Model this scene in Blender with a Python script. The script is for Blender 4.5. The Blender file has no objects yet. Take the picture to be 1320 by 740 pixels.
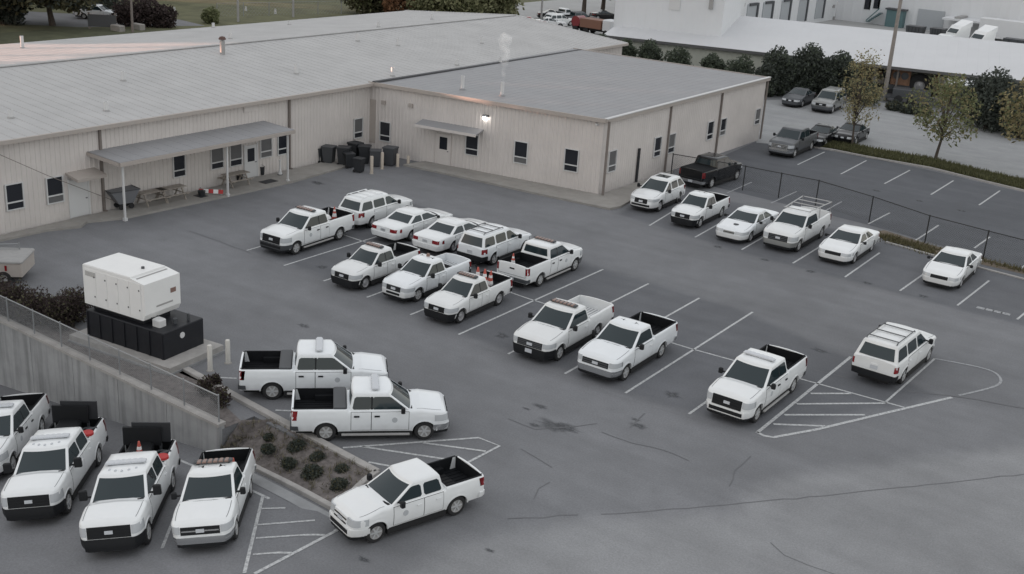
import bpy, math, random
from mathutils import Vector, Matrix
R_ = math.radians
random.seed(7)
scn = bpy.context.scene
COL = scn.collection

# ------------------------------------------------------------------ camera
CAM_H = 19.5
FPX = 1461.45                                   # focal length for a 1320 px wide frame
PITCH, ROLL, YAW = 0.343811732, 0.0651825355, -0.582098460
_f = Vector((math.sin(YAW)*math.cos(PITCH), math.cos(YAW)*math.cos(PITCH), -math.sin(PITCH)))
_r0 = Vector((math.cos(YAW), -math.sin(YAW), 0))
_u0 = _r0.cross(_f)
RIGHT = math.cos(ROLL)*_r0 + math.sin(ROLL)*_u0
UPV = -math.sin(ROLL)*_r0 + math.cos(ROLL)*_u0
FWD = _f
cam_d = bpy.data.cameras.new('camera')
cam = bpy.data.objects.new('camera', cam_d)
COL.objects.link(cam)
cam.matrix_world = Matrix(((RIGHT.x, UPV.x, -FWD.x, 0), (RIGHT.y, UPV.y, -FWD.y, 0), (RIGHT.z, UPV.z, -FWD.z, CAM_H), (0, 0, 0, 1)))
cam_d.sensor_width = 36
cam_d.lens = FPX/1320*36
cam_d.clip_end = 5000
scn.camera = cam

# ------------------------------------------------------------------ light: the sun is about to set behind the big roof
SUN_TO = Vector((-0.80, -0.60, 0)).normalized()
SUN_EL = R_(2.85)
world = bpy.data.worlds.new('World')
scn.world = world
world.use_nodes = True
wn = world.node_tree.nodes
wl = world.node_tree.links
bg = wn['Background']
sky = wn.new('ShaderNodeTexSky')
sky.sky_type = 'NISHITA'
sky.sun_disc = False
sky.sun_elevation = SUN_EL
sky.sun_rotation = math.atan2(SUN_TO.x, SUN_TO.y)
veil = wn.new('ShaderNodeMix')                  # thin even cloud over the blue
veil.data_type = 'RGBA'
veil.inputs[0].default_value = 0.72
veil.inputs[7].default_value = (2.9, 3.02, 3.2, 1)
# the cloud is a little brighter towards the horizon, the same all the way round
tcw = wn.new('ShaderNodeTexCoord'); sep = wn.new('ShaderNodeSeparateXYZ'); ramp = wn.new('ShaderNodeMapRange')
ramp.inputs[1].default_value = 0.0; ramp.inputs[2].default_value = 0.9; ramp.inputs[3].default_value = 1.22; ramp.inputs[4].default_value = 0.95
vs_ = wn.new('ShaderNodeVectorMath'); vs_.operation = 'SCALE'; vs_.inputs[0].default_value = (3.0, 3.0, 3.05)
wl.new(tcw.outputs['Generated'], sep.inputs[0]); wl.new(sep.outputs['Z'], ramp.inputs[0]); wl.new(ramp.outputs[0], vs_.inputs['Scale']); wl.new(vs_.outputs[0], veil.inputs[7])
wl.new(sky.outputs[0], veil.inputs[6])
wl.new(veil.outputs[2], bg.inputs[0])
bg.inputs[1].default_value = 0.15
sun_d = bpy.data.lights.new('sun', 'SUN')
sun_d.energy = 5.0
sun_d.angle = R_(0.8)
sun_d.color = (1.0, 0.56, 0.42)
sun = bpy.data.objects.new('sun', sun_d)
COL.objects.link(sun)
_sd = Vector((SUN_TO.x*math.cos(SUN_EL), SUN_TO.y*math.cos(SUN_EL), math.sin(SUN_EL)))
sun.rotation_euler = _sd.to_track_quat('Z', 'Y').to_euler()
sun.location = (-60, -60, 60)
scn.view_settings.view_transform = 'Standard'
scn.view_settings.look = 'None'
scn.view_settings.exposure = 1.22
scn.view_settings.gamma = 1.0
scn.cycles.max_bounces = 6
scn.cycles.transparent_max_bounces = 16
scn.cycles.volume_bounces = 3

# ------------------------------------------------------------------ survey: sight lines from the camera station to measured planes
def ray(px, py):
    return RIGHT*(px-660) + UPV*(370-py) + FWD*FPX
def g(px, py, z=0.0):
    w = ray(px, py)
    t = (z-CAM_H)/w.z
    return Vector((w.x*t, w.y*t, z))
LK, LX0 = 0.136, -21.6                            # the lower lot falls away to the west
def zlow(x):
    return min(0.0, max(-3.3, LK*(x-LX0)))
def gl(px, py):                                  # on the sloping lower lot
    p = g(px, py)
    for _ in range(12):
        p = g(px, py, zlow(p.x))
    return p
def gx(px, py, X):
    w = ray(px, py); t = X/w.x
    return Vector((X, w.y*t, CAM_H+w.z*t))
def gp(px, py, a, b):                            # on the upright plane through ground points a, b
    n = Vector((b.y-a.y, a.x-b.x, 0))
    w = ray(px, py)
    t = (n.x*a.x+n.y*a.y)/(n.x*w.x+n.y*w.y)
    return Vector((w.x*t, w.y*t, CAM_H+w.z*t))

# ------------------------------------------------------------------ materials
MATS = {}
def mat(name, col, rough=0.6, metal=0.0, noise=0.0, nscale=4.0, coat=0.0, emit=None, spec=None, island=None, bump=0.0, bscale=60, coords='Object'):
    if name in MATS: return MATS[name]
    m = bpy.data.materials.new(name)
    m.use_nodes = True
    nt = m.node_tree; b = nt.nodes['Principled BSDF']
    b.inputs['Base Color'].default_value = (*col, 1)
    b.inputs['Roughness'].default_value = rough
    b.inputs['Metallic'].default_value = metal
    if coat: b.inputs['Coat Weight'].default_value = coat
    if spec is not None: b.inputs['Specular IOR Level'].default_value = spec
    if emit:
        b.inputs['Emission Color'].default_value = (*emit[0], 1)
        b.inputs['Emission Strength'].default_value = emit[1]
    cur = None
    if noise or bump:
        tc = nt.nodes.new('ShaderNodeTexCoord')
    if noise:
        n = nt.nodes.new('ShaderNodeTexNoise')
        n.inputs['Scale'].default_value = nscale
        n.inputs['Detail'].default_value = 6
        n.inputs['Roughness'].default_value = 0.65
        nt.links.new(tc.outputs[coords], n.inputs['Vector'])
        mr = nt.nodes.new('ShaderNodeMapRange')
        mr.inputs[1].default_value = 0.28; mr.inputs[2].default_value = 0.72
        mr.inputs[3].default_value = 1-noise; mr.inputs[4].default_value = 1+noise
        nt.links.new(n.outputs[0], mr.inputs[0])
        cur = mr.outputs[0]
    if island:
        gn = nt.nodes.new('ShaderNodeNewGeometry')
        mr = nt.nodes.new('ShaderNodeMapRange')
        mr.inputs[3].default_value = 1-island; mr.inputs[4].default_value = 1+island
        nt.links.new(gn.outputs['Random Per Island'], mr.inputs[0])
        cur = mr.outputs[0]
    if cur is not None:
        hs = nt.nodes.new('ShaderNodeVectorMath'); hs.operation = 'SCALE'
        hs.inputs[0].default_value = col
        nt.links.new(cur, hs.inputs['Scale'])
        nt.links.new(hs.outputs[0], b.inputs['Base Color'])
    if bump:
        n2 = nt.nodes.new('ShaderNodeTexNoise')
        n2.inputs['Scale'].default_value = bscale
        nt.links.new(tc.outputs[coords], n2.inputs['Vector'])
        bp = nt.nodes.new('ShaderNodeBump')
        bp.inputs['Strength'].default_value = bump
        bp.inputs['Distance'].default_value = 0.02
        nt.links.new(n2.outputs[0], bp.inputs['Height'])
        nt.links.new(bp.outputs[0], b.inputs['Normal'])
    MATS[name] = m
    return m

def asphalt_colour(nt, tc, col, big):
    def noi(scale, det, lo, hi, a, c, vec=None, rough=0.6):
        n = nt.nodes.new('ShaderNodeTexNoise')
        n.inputs['Scale'].default_value = scale; n.inputs['Detail'].default_value = det; n.inputs['Roughness'].default_value = rough
        nt.links.new(vec or tc.outputs['Object'], n.inputs['Vector'])
        mr = nt.nodes.new('ShaderNodeMapRange')
        mr.inputs[1].default_value = lo; mr.inputs[2].default_value = hi; mr.inputs[3].default_value = a; mr.inputs[4].default_value = c
        nt.links.new(n.outputs[0], mr.inputs[0])
        return mr.outputs[0]
    mp = nt.nodes.new('ShaderNodeMapping'); mp.inputs['Scale'].default_value = (0.10, 1.0, 1.0); mp.inputs['Rotation'].default_value = (0, 0, R_(8))
    nt.links.new(tc.outputs['Object'], mp.inputs['Vector'])
    cur = noi(0.09, 5, .3, .7, 1-big, 1+big)
    for o in (noi(0.8, 8, .3, .7, .93, 1.07), noi(14, 4, .3, .7, .88, 1.12), noi(45, 2, .3, .7, .90, 1.10), noi(0.62, 4, .35, .68, .91, 1.05, mp.outputs[0]), noi(0.45, 5, .66, .82, 1.0, .74), noi(2.6, 5, .70, .80, 1.0, .80)):
        mu = nt.nodes.new('ShaderNodeMath'); mu.operation = 'MULTIPLY'
        nt.links.new(cur, mu.inputs[0]); nt.links.new(o, mu.inputs[1]); cur = mu.outputs[0]
    hs = nt.nodes.new('ShaderNodeVectorMath'); hs.operation = 'SCALE'; hs.inputs[0].default_value = col
    nt.links.new(cur, hs.inputs['Scale'])
    return hs.outputs[0]
ASPH = {}
def asphalt(name, col, big=0.16, under=None):
    # under: the surface this sheet wears into where the mesh attribute 'cover' falls to nothing
    m = bpy.data.materials.new(name); m.use_nodes = True
    nt = m.node_tree; b = nt.nodes['Principled BSDF']
    tc = nt.nodes.new('ShaderNodeTexCoord')
    c = asphalt_colour(nt, tc, col, big)
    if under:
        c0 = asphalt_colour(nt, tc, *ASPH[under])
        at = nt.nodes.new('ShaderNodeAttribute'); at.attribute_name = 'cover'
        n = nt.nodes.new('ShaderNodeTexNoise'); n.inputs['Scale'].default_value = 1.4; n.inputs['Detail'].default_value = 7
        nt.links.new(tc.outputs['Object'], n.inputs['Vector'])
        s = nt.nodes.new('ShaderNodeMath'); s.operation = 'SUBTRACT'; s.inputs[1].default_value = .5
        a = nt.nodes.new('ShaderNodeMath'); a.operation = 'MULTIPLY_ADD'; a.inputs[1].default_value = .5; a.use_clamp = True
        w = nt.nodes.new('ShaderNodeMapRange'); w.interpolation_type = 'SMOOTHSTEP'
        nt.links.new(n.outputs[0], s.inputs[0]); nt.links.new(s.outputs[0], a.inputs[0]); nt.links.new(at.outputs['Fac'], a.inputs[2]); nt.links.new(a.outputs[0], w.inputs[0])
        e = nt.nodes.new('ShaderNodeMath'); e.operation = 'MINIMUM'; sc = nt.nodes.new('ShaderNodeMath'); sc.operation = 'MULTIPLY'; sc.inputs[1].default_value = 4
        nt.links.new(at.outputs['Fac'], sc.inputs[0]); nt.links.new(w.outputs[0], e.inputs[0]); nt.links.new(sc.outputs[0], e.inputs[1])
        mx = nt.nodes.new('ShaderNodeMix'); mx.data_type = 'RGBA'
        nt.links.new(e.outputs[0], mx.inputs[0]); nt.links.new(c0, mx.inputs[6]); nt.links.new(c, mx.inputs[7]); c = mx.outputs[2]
    ASPH[name] = (col, big)
    nt.links.new(c, b.inputs['Base Color'])
    b.inputs['Roughness'].default_value = 0.85
    b.inputs['Specular IOR Level'].default_value = 0.35
    n2 = nt.nodes.new('ShaderNodeTexNoise'); n2.inputs['Scale'].default_value = 30; n2.inputs['Detail'].default_value = 4
    nt.links.new(tc.outputs['Object'], n2.inputs['Vector'])
    bp = nt.nodes.new('ShaderNodeBump'); bp.inputs['Strength'].default_value = .25; bp.inputs['Distance'].default_value = .02
    nt.links.new(n2.outputs[0], bp.inputs['Height']); nt.links.new(bp.outputs[0], b.inputs['Normal'])
    return m

def feather(m_, rough_edge=.5):
    # a copy of a surface material that thins out where the mesh attribute 'cover' falls to nothing
    f = m_.copy(); f.name = m_.name+'_edge'; nt = f.node_tree; b = nt.nodes['Principled BSDF']; out = nt.nodes['Material Output']
    at = nt.nodes.new('ShaderNodeAttribute'); at.attribute_name = 'cover'
    tc = nt.nodes.new('ShaderNodeTexCoord'); n = nt.nodes.new('ShaderNodeTexNoise'); n.inputs['Scale'].default_value = 1.4; n.inputs['Detail'].default_value = 7; n.inputs['Roughness'].default_value = .7
    nt.links.new(tc.outputs['Object'], n.inputs['Vector'])
    s = nt.nodes.new('ShaderNodeMath'); s.operation = 'SUBTRACT'; s.inputs[1].default_value = .5
    a = nt.nodes.new('ShaderNodeMath'); a.operation = 'MULTIPLY_ADD'; a.inputs[1].default_value = rough_edge; a.use_clamp = True
    sp_ = nt.nodes.new('ShaderNodeMapRange'); sp_.interpolation_type = 'SMOOTHSTEP'
    nt.links.new(n.outputs[0], s.inputs[0]); nt.links.new(s.outputs[0], a.inputs[0]); nt.links.new(at.outputs['Fac'], a.inputs[2]); nt.links.new(a.outputs[0], sp_.inputs[0])
    t = nt.nodes.new('ShaderNodeBsdfTransparent'); mx = nt.nodes.new('ShaderNodeMixShader')
    nt.links.new(sp_.outputs[0], mx.inputs[0]); nt.links.new(t.outputs[0], mx.inputs[1]); nt.links.new(b.outputs[0], mx.inputs[2]); nt.links.new(mx.outputs[0], out.inputs['Surface'])
    return f

def worn_paint(name, col, under, cover=0.45):
    m = mat(name, col, .8)
    nt = m.node_tree; b = nt.nodes['Principled BSDF']
    tc = nt.nodes.new('ShaderNodeTexCoord')
    n = nt.nodes.new('ShaderNodeTexNoise'); n.inputs['Scale'].default_value = 9; n.inputs['Detail'].default_value = 8; n.inputs['Roughness'].default_value = .75
    nt.links.new(tc.outputs['Object'], n.inputs['Vector'])
    cr = nt.nodes.new('ShaderNodeMapRange')
    cr.inputs[1].default_value = cover-.10; cr.inputs[2].default_value = cover+.13
    nt.links.new(n.outputs[0], cr.inputs[0])
    mx = nt.nodes.new('ShaderNodeMix'); mx.data_type = 'RGBA'
    mx.inputs[6].default_value = (*under, 1); mx.inputs[7].default_value = (*col, 1)
    nt.links.new(cr.outputs[0], mx.inputs[0]); nt.links.new(mx.outputs[2], b.inputs['Base Color'])
    return m

M_LOT = asphalt('asphalt_lot', (0.184, 0.187, 0.197))
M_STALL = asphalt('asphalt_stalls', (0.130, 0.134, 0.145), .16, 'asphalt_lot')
M_UPPER = asphalt('asphalt_upper', (0.108, 0.113, 0.125), .12)
M_PALE = asphalt('asphalt_pale', (0.31, 0.315, 0.32), .08)
M_ROAD = asphalt('asphalt_road', (0.20, 0.20, 0.208), .08)
M_LINE = worn_paint('line_paint', (0.56, 0.57, 0.57), (0.24, .24, .25), .43)
M_LINEF = worn_paint('line_paint_faded', (0.40, 0.41, 0.42), (0.18, .18, .19), .46)
M_STAIN = mat('oil_stain', (0.085, 0.088, 0.095), .7, noise=.3, nscale=1.5)
M_CRACK = mat('crack_filler', (0.138, 0.14, 0.147), .8)
M_CONC = mat('concrete', (0.30, 0.285, 0.265), .85, noise=.14, nscale=1.2, bump=.2)
M_CONCD = mat('concrete_wall', (0.285, 0.29, 0.295), .85, noise=.2, nscale=.9, bump=.2)
M_KERB = mat('kerb_concrete', (0.36, 0.345, 0.33), .85, noise=.18, nscale=2)
M_WALL = mat('beige_siding', (0.615, 0.575, 0.55), .55, noise=.07, nscale=.5)
def streaked(m_, amt):
    nt = m_.node_tree; b = nt.nodes['Principled BSDF']; src = b.inputs['Base Color'].links[0].from_socket
    tc = nt.nodes.new('ShaderNodeTexCoord'); mp = nt.nodes.new('ShaderNodeMapping'); mp.inputs['Scale'].default_value = (1.6, 1.6, .10)
    n = nt.nodes.new('ShaderNodeTexNoise'); n.inputs['Scale'].default_value = 2.2; n.inputs['Detail'].default_value = 5
    mr = nt.nodes.new('ShaderNodeMapRange'); mr.inputs[1].default_value = .45; mr.inputs[2].default_value = .72; mr.inputs[3].default_value = 1; mr.inputs[4].default_value = 1-amt
    s = nt.nodes.new('ShaderNodeVectorMath'); s.operation = 'SCALE'
    nt.links.new(tc.outputs['Object'], mp.inputs['Vector']); nt.links.new(mp.outputs[0], n.inputs['Vector']); nt.links.new(n.outputs[0], mr.inputs[0]); nt.links.new(src, s.inputs[0]); nt.links.new(mr.outputs[0], s.inputs['Scale']); nt.links.new(s.outputs[0], b.inputs['Base Color'])
M_RETW = mat('retaining_concrete', (0.345, 0.348, 0.35), .85, noise=.16, nscale=.9, bump=.2); streaked(M_RETW, .36); streaked(M_WALL, .04)
M_WALLT = mat('beige_trim', (0.40, 0.36, 0.33), .55, noise=.05)
M_SPOUT = mat('downspout_brown', (0.19, 0.165, 0.15), .6)
M_ROOF = mat('galvanised_roof', (0.415, 0.410, 0.407), .58, metal=.0, noise=.10, nscale=.35, spec=.5)
M_ROOF2 = mat('grey_roof', (0.283, 0.283, 0.293), .62, noise=.07, nscale=.4, spec=.4)
M_CAP = mat('white_trim', (0.60, 0.60, 0.60), .5)
M_WHITE = mat('car_white', (0.80, 0.815, 0.82), .32, coat=.5, noise=.025, nscale=1.5)
def grime(m_, amt=.30):
    nt = m_.node_tree; b = nt.nodes['Principled BSDF']; src = b.inputs['Base Color'].links[0].from_socket
    tc = nt.nodes.new('ShaderNodeTexCoord'); sx = nt.nodes.new('ShaderNodeSeparateXYZ'); n = nt.nodes.new('ShaderNodeTexNoise'); n.inputs['Scale'].default_value = 3.5; n.inputs['Detail'].default_value = 6
    ad = nt.nodes.new('ShaderNodeMath'); ad.operation = 'MULTIPLY_ADD'; ad.inputs[1].default_value = .5; mr = nt.nodes.new('ShaderNodeMapRange')
    mr.inputs[1].default_value = .50; mr.inputs[2].default_value = .98; mr.inputs[3].default_value = amt; mr.inputs[4].default_value = 0
    mx = nt.nodes.new('ShaderNodeMix'); mx.data_type = 'RGBA'; mx.inputs[7].default_value = (.28, .265, .25, 1)
    nt.links.new(tc.outputs['Object'], sx.inputs[0]); nt.links.new(tc.outputs['Object'], n.inputs['Vector']); nt.links.new(n.outputs[0], ad.inputs[0]); nt.links.new(sx.outputs['Z'], ad.inputs[2]); nt.links.new(ad.outputs[0], mr.inputs[0])
    nt.links.new(mr.outputs[0], mx.inputs[0]); nt.links.new(src, mx.inputs[6]); nt.links.new(mx.outputs[2], b.inputs['Base Color'])
M_WHITE2 = mat('car_white_aged', (0.755, 0.765, 0.765), .42, coat=.25, noise=.04, nscale=1.3)
M_WHITE3 = mat('car_white_cool', (0.79, 0.815, 0.835), .30, coat=.5, noise=.03, nscale=1.5)
for m_, a_ in ((M_WHITE, .30), (M_WHITE2, .42), (M_WHITE3, .34)): grime(m_, a_)
M_GLASS = mat('car_glass', (0.020, 0.032, 0.037), .05, spec=.5)
M_WGLASS = mat('window_glass', (0.02, 0.022, 0.028), .12, spec=.5)
M_BLACK = mat('black_plastic', (0.012, 0.013, 0.015), .6, spec=.3)
M_LINER = mat('bed_liner', (0.010, 0.011, 0.013), .8, spec=.2, noise=.2, nscale=4)
M_UNDER = mat('underbody', (0.012, 0.012, 0.013), .8)
M_TYRE = mat('tyre', (0.02, 0.02, 0.021), .85)
M_RIM = mat('rim', (0.52, 0.53, 0.54), .35, metal=.25)
M_STEELW = mat('steel_wheel', (0.36, 0.36, 0.37), .45, metal=.3)
M_CHROME = mat('chrome', (0.55, 0.56, 0.57), .22, metal=.9)
M_SILV = mat('silver_paint', (0.26, 0.265, 0.26), .35, metal=.3, coat=.4)
M_PEWT = mat('pewter_paint', (0.115, 0.12, 0.128), .35, metal=.3)
M_GREYP = mat('grey_paint', (0.085, 0.09, 0.098), .35, metal=.2)
M_DARKP = mat('dark_paint', (0.010, 0.0105, 0.012), .12, spec=.5)
M_REDP = mat('red_paint', (0.22, 0.03, 0.035), .35, coat=.4)
M_ORP = mat('orange_paint', (0.22, 0.11, 0.075), .5)
M_TANP = mat('tan_paint', (0.42, 0.38, 0.35), .5, noise=.05)
M_HEAD = mat('headlight_lens', (0.50, 0.52, 0.54), .12, coat=.5)
M_TAIL = mat('tail_lens', (0.22, 0.012, 0.016), .2, coat=.5)
M_AMBER = mat('amber_lens', (0.23, 0.145, 0.12), .3)
M_CLEAR = mat('clear_lens', (0.55, 0.57, 0.60), .2)
M_ORANGE = mat('cone_orange', (0.48, 0.10, 0.075), .6)
M_REFL = mat('cone_band', (0.80, 0.80, 0.80), .5)
M_RED = mat('fuel_red', (0.45, 0.03, 0.03), .5)
M_GWHITE = mat('generator_white', (0.78, 0.78, 0.77), .45, noise=.03, nscale=1.5)
M_TANK = mat('tank_black', (0.016, 0.017, 0.021), .5, spec=.3, noise=.2)
M_TANBOL = mat('bollard_tan', (0.50, 0.44, 0.37), .6, noise=.08)
M_BOLW = mat('bollard_pale', (0.60, 0.58, 0.54), .6, noise=.08)
M_FENCE = mat('galvanised_wire', (0.30, 0.31, 0.32), .5, metal=.4)
M_FENCEB = mat('black_wire', (0.02, 0.021, 0.022), .6)
M_MULCH = mat('mulch', (0.140, 0.124, 0.118), .95, noise=.5, nscale=4, bump=.8, bscale=12)
M_GRASS = mat('grass_field', (0.115, 0.115, 0.06), .95, noise=.35, nscale=.35)
M_GRASSD = mat('grass_dark', (0.088, 0.092, 0.052), .95, noise=.35, nscale=.6)  # darker grass of the verge and the strip between the lots
M_DIRT = mat('dirt', (0.15, 0.12, 0.09), .95, noise=.3, nscale=1)
M_BARK = mat('bark', (0.075, 0.06, 0.05), .9, noise=.3, nscale=6)
M_BIN = mat('bin_grey', (0.06, 0.064, 0.07), .55)
M_BINB = mat('bin_dark', (0.025, 0.027, 0.031), .55)
M_WOOD = mat('weathered_wood', (0.33, 0.295, 0.26), .85, noise=.25, nscale=5)
M_BLIND = mat('window_blind', (0.13, 0.13, 0.132), .35)
M_LAMP = mat('lit_lamp', (1, 1, 1), .5, emit=((1.0, .96, .9), 4.0))
M_BIGW = mat('white_cladding', (0.66, 0.67, 0.685), .55, noise=.03, nscale=.15)
M_BIGR = mat('white_roof', (0.58, 0.585, 0.60), .55, noise=.04, nscale=.2)
M_SHEDW = mat('pale_green_wall', (0.48, 0.49, 0.43), .7, noise=.06, nscale=.4)
M_TEAL = mat('teal_canvas', (0.10, 0.17, 0.18), .7)
M_RUST = mat('rusty_steel', (0.24, 0.135, 0.085), .8, noise=.35, nscale=2)
M_TIMB = mat('pole_timber', (0.27, 0.245, 0.225), .8, noise=.15)
M_POLE = mat('pole_grey', (0.33, 0.325, 0.32), .7, noise=.1)
def leafm(name, col, isl=.4):
    m = mat(name, col, .75, island=isl, spec=.2); nt = m.node_tree; b = nt.nodes['Principled BSDF']    # leaves let some light through
    tr = nt.nodes.new('ShaderNodeBsdfTranslucent'); mx = nt.nodes.new('ShaderNodeMixShader'); mx.inputs[0].default_value = .42
    nt.links.new(b.inputs['Base Color'].links[0].from_socket, tr.inputs['Color']); nt.links.new(b.outputs[0], mx.inputs[1]); nt.links.new(tr.outputs[0], mx.inputs[2]); nt.links.new(mx.outputs[0], nt.nodes['Material Output'].inputs['Surface'])
    return m
M_LGREEN = leafm('leaf_green', (0.185, 0.20, 0.105))
M_LDARK = leafm('leaf_dark', (0.084, 0.096, 0.082))
M_LCON = leafm('leaf_conifer', (0.105, 0.125, 0.09))
M_LYEL = leafm('leaf_yellow', (0.26, 0.225, 0.125))
M_LORG = leafm('leaf_orange', (0.30, 0.17, 0.10))
M_LRED = leafm('leaf_dark_red', (0.068, 0.052, 0.050))
M_LOLIVE = leafm('leaf_olive', (0.12, 0.115, 0.07))
M_LLIGHT = leafm('leaf_light', (0.26, 0.26, 0.15))

# ------------------------------------------------------------------ mesh helpers
class MB:
    def __init__(s): s.v = []; s.f = []; s.m = []
    def add(s, vs, fs, mi=0):
        o = len(s.v); s.v += [tuple(v) for v in vs]
        s.f += [tuple(i+o for i in f) for f in fs]; s.m += [mi]*len(fs); return s
    def box(s, x0, x1, y0, y1, z0, z1, mi=0):
        return s.add([(x0,y0,z0),(x1,y0,z0),(x1,y1,z0),(x0,y1,z0),(x0,y0,z1),(x1,y0,z1),(x1,y1,z1),(x0,y1,z1)],
            [(0,3,2,1),(4,5,6,7),(0,1,5,4),(1,2,6,5),(2,3,7,6),(3,0,4,7)], mi)
    def rbox(s, x0, x1, y0, y1, z0, z1, b=.03, mi=0):          # box with chamfered top and upright edges
        def ring(i, z):
            return [(x0+i+b,y0+i,z),(x1-i-b,y0+i,z),(x1-i,y0+i+b,z),(x1-i,y1-i-b,z),(x1-i-b,y1-i,z),(x0+i+b,y1-i,z),(x0+i,y1-i-b,z),(x0+i,y0+i+b,z)]
        vs = ring(0, z0)+ring(0, z1-b)+ring(b, z1)
        fs = [tuple(range(7,-1,-1)), tuple(range(16,24))]
        for k in (0, 8):
            fs += [(k+i, k+(i+1)%8, k+8+(i+1)%8, k+8+i) for i in range(8)]
        return s.add(vs, fs, mi)
    def obox(s, c, ax, ay, az, mi=0):                            # oriented box from centre and half axes
        c, ax, ay, az = Vector(c), Vector(ax), Vector(ay), Vector(az)
        vs = [c+i*ax+j*ay+k*az for k in (-1,1) for i, j in ((-1,-1),(1,-1),(1,1),(-1,1))]
        return s.add(vs, [(0,3,2,1),(4,5,6,7),(0,1,5,4),(1,2,6,5),(2,3,7,6),(3,0,4,7)], mi)
    def tube(s, pts, rad, n=8, mi=0, caps=True):
        pts = [Vector(p) for p in pts]
        rad = rad if isinstance(rad, (list, tuple)) else [rad]*len(pts)
        vs = []; 
        for i, p in enumerate(pts):
            d = (pts[min(i+1, len(pts)-1)]-pts[max(i-1, 0)]).normalized()
            a = d.cross(Vector((0,0,1)) if abs(d.z) < .9 else Vector((1,0,0))).normalized(); b = d.cross(a)
            vs += [p+rad[i]*(math.cos(2*math.pi*k/n)*a+math.sin(2*math.pi*k/n)*b) for k in range(n)]
        fs = [(i*n+k, i*n+(k+1)%n, (i+1)*n+(k+1)%n, (i+1)*n+k) for i in range(len(pts)-1) for k in range(n)]
        if caps: fs += [tuple(range(n-1,-1,-1)), tuple(range((len(pts)-1)*n, len(pts)*n))]
        return s.add(vs, fs, mi)
    def lathe(s, prof, n=16, c=(0,0,0), axis='z', mi=0):
        vs = []
        for r, h in prof:
            for k in range(n):
                a = 2*math.pi*k/n; x, y = r*math.cos(a), r*math.sin(a)
                vs.append((c[0]+x, c[1]+y, c[2]+h) if axis == 'z' else (c[0]+x, c[1]+h, c[2]+y))
        fs = [(i*n+k, i*n+(k+1)%n, (i+1)*n+(k+1)%n, (i+1)*n+k) for i in range(len(prof)-1) for k in range(n)]
        return s.add(vs, fs, mi)
    def grid(s, rows, mi=0):
        nr, nc = len(rows), len(rows[0])
        return s.add([p for r in rows for p in r], [(i*nc+j, i*nc+j+1, (i+1)*nc+j+1, (i+1)*nc+j) for i in range(nr-1) for j in range(nc-1)], mi)
    def slab(s, rows, off, mi=0):                                # grid with thickness: rows lie outside, off is the vector (or function) back inside
        nr, nc = len(rows), len(rows[0])
        back = [[tuple(Vector(p)+Vector(off)) for p in r] for r in rows]
        s.grid(rows, mi); s.grid([r[::-1] for r in back], mi)
        loop = [rows[0][j] for j in range(nc)]+[rows[i][-1] for i in range(1, nr)]+[rows[-1][j] for j in range(nc-2,-1,-1)]+[rows[i][0] for i in range(nr-2,0,-1)]
        lb = [tuple(Vector(p)+Vector(off)) for p in loop]; n = len(loop)
        return s.add(loop+lb, [(i, i+n, (i+1)%n+n, (i+1)%n) for i in range(n)], mi)
    def poly(s, pts, off, mi=0):                                 # flat polygon with thickness
        n = len(pts); b = [tuple(Vector(p)+Vector(off)) for p in pts]
        return s.add(list(pts)+b, [tuple(range(n)), tuple(range(2*n-1, n-1, -1))]+[(i, i+n, (i+1)%n+n, (i+1)%n) for i in range(n)], mi)
    def mesh(s, name, mats, smooth=True, ang=32):
        me = bpy.data.meshes.new(name)
        me.from_pydata(s.v, [], s.f)
        for m in (mats if isinstance(mats, (list, tuple)) else [mats]): me.materials.append(m)
        me.polygons.foreach_set('material_index', s.m)
        if smooth:
            me.polygons.foreach_set('use_smooth', [True]*len(s.f))
            me.set_sharp_from_angle(angle=R_(ang))
        me.update()
        return me
    def build(s, name, mats, parent=None, smooth=True, ang=32):
        return link(name, s.mesh(name, mats, smooth, ang), parent)

def link(name, me, parent=None, loc=None):
    o = bpy.data.objects.new(name, me)
    COL.objects.link(o)
    if parent: o.parent = parent
    if loc is not None: o.location = loc
    return o
def tag(o, label=None, cat=None, group=None, kind=None):
    if label: o['label'] = label
    if cat: o['category'] = cat
    if group: o['group'] = group
    if kind: o['kind'] = kind
    return o
def thing(name, label, cat, loc=(0,0,0), rz=0.0, group=None, kind=None):
    o = bpy.data.objects.new(name, None)
    o.empty_display_size = .3
    COL.objects.link(o)
    o.location = loc; o.rotation_euler = (0, 0, rz)
    return tag(o, label, cat, group, kind)

# ================================================================== SETTING
# ---- terrain: one sheet to the horizon; it steps down along the retaining wall and the planter kerb
WALL_A, WALL_B = g(-60, 383, .15), g(286, 549, .15)     # retaining wall top line
WALL_A = WALL_B + (WALL_A-WALL_B).normalized()*34
KERB_UP = [g(240, 478), g(300, 511), g(400, 565), g(486, 611)]
TIP = g(440, 668)
def yedge(x):                                           # where the upper lot ends towards the lower lot
    if x <= WALL_B.x:
        t = (x-WALL_B.x)/(WALL_A.x-WALL_B.x); return WALL_B.y+(WALL_A.y-WALL_B.y)*t+.02
    k = [Vector((WALL_B.x+.05, WALL_B.y+.9, 0)), KERB_UP[1]+Vector((.9, -.55, 0)), KERB_UP[3]+Vector((0,-.25,0)), TIP+Vector((.6,.3,0)), Vector((-18, 23.5, 0)), Vector((2000, 23.5, 0))]
    for a, b in zip(k, k[1:]):
        if a.x <= x <= b.x: return a.y+(b.y-a.y)*(x-a.x)/(b.x-a.x)
    return 23.5
gxs = [-900, -600, -300, -200, -150, -120, -95, -80, -70, -60, -54, -50.2, -46, -42, -38, -34, -32, WALL_B.x-.01, WALL_B.x+.06, -28, -26.5, -25, -24, -23, -22.3, LX0, -21, -19, -17, -10, 0, 20, 60, 150, 400, 900]
m = MB(); rows = []
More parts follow.
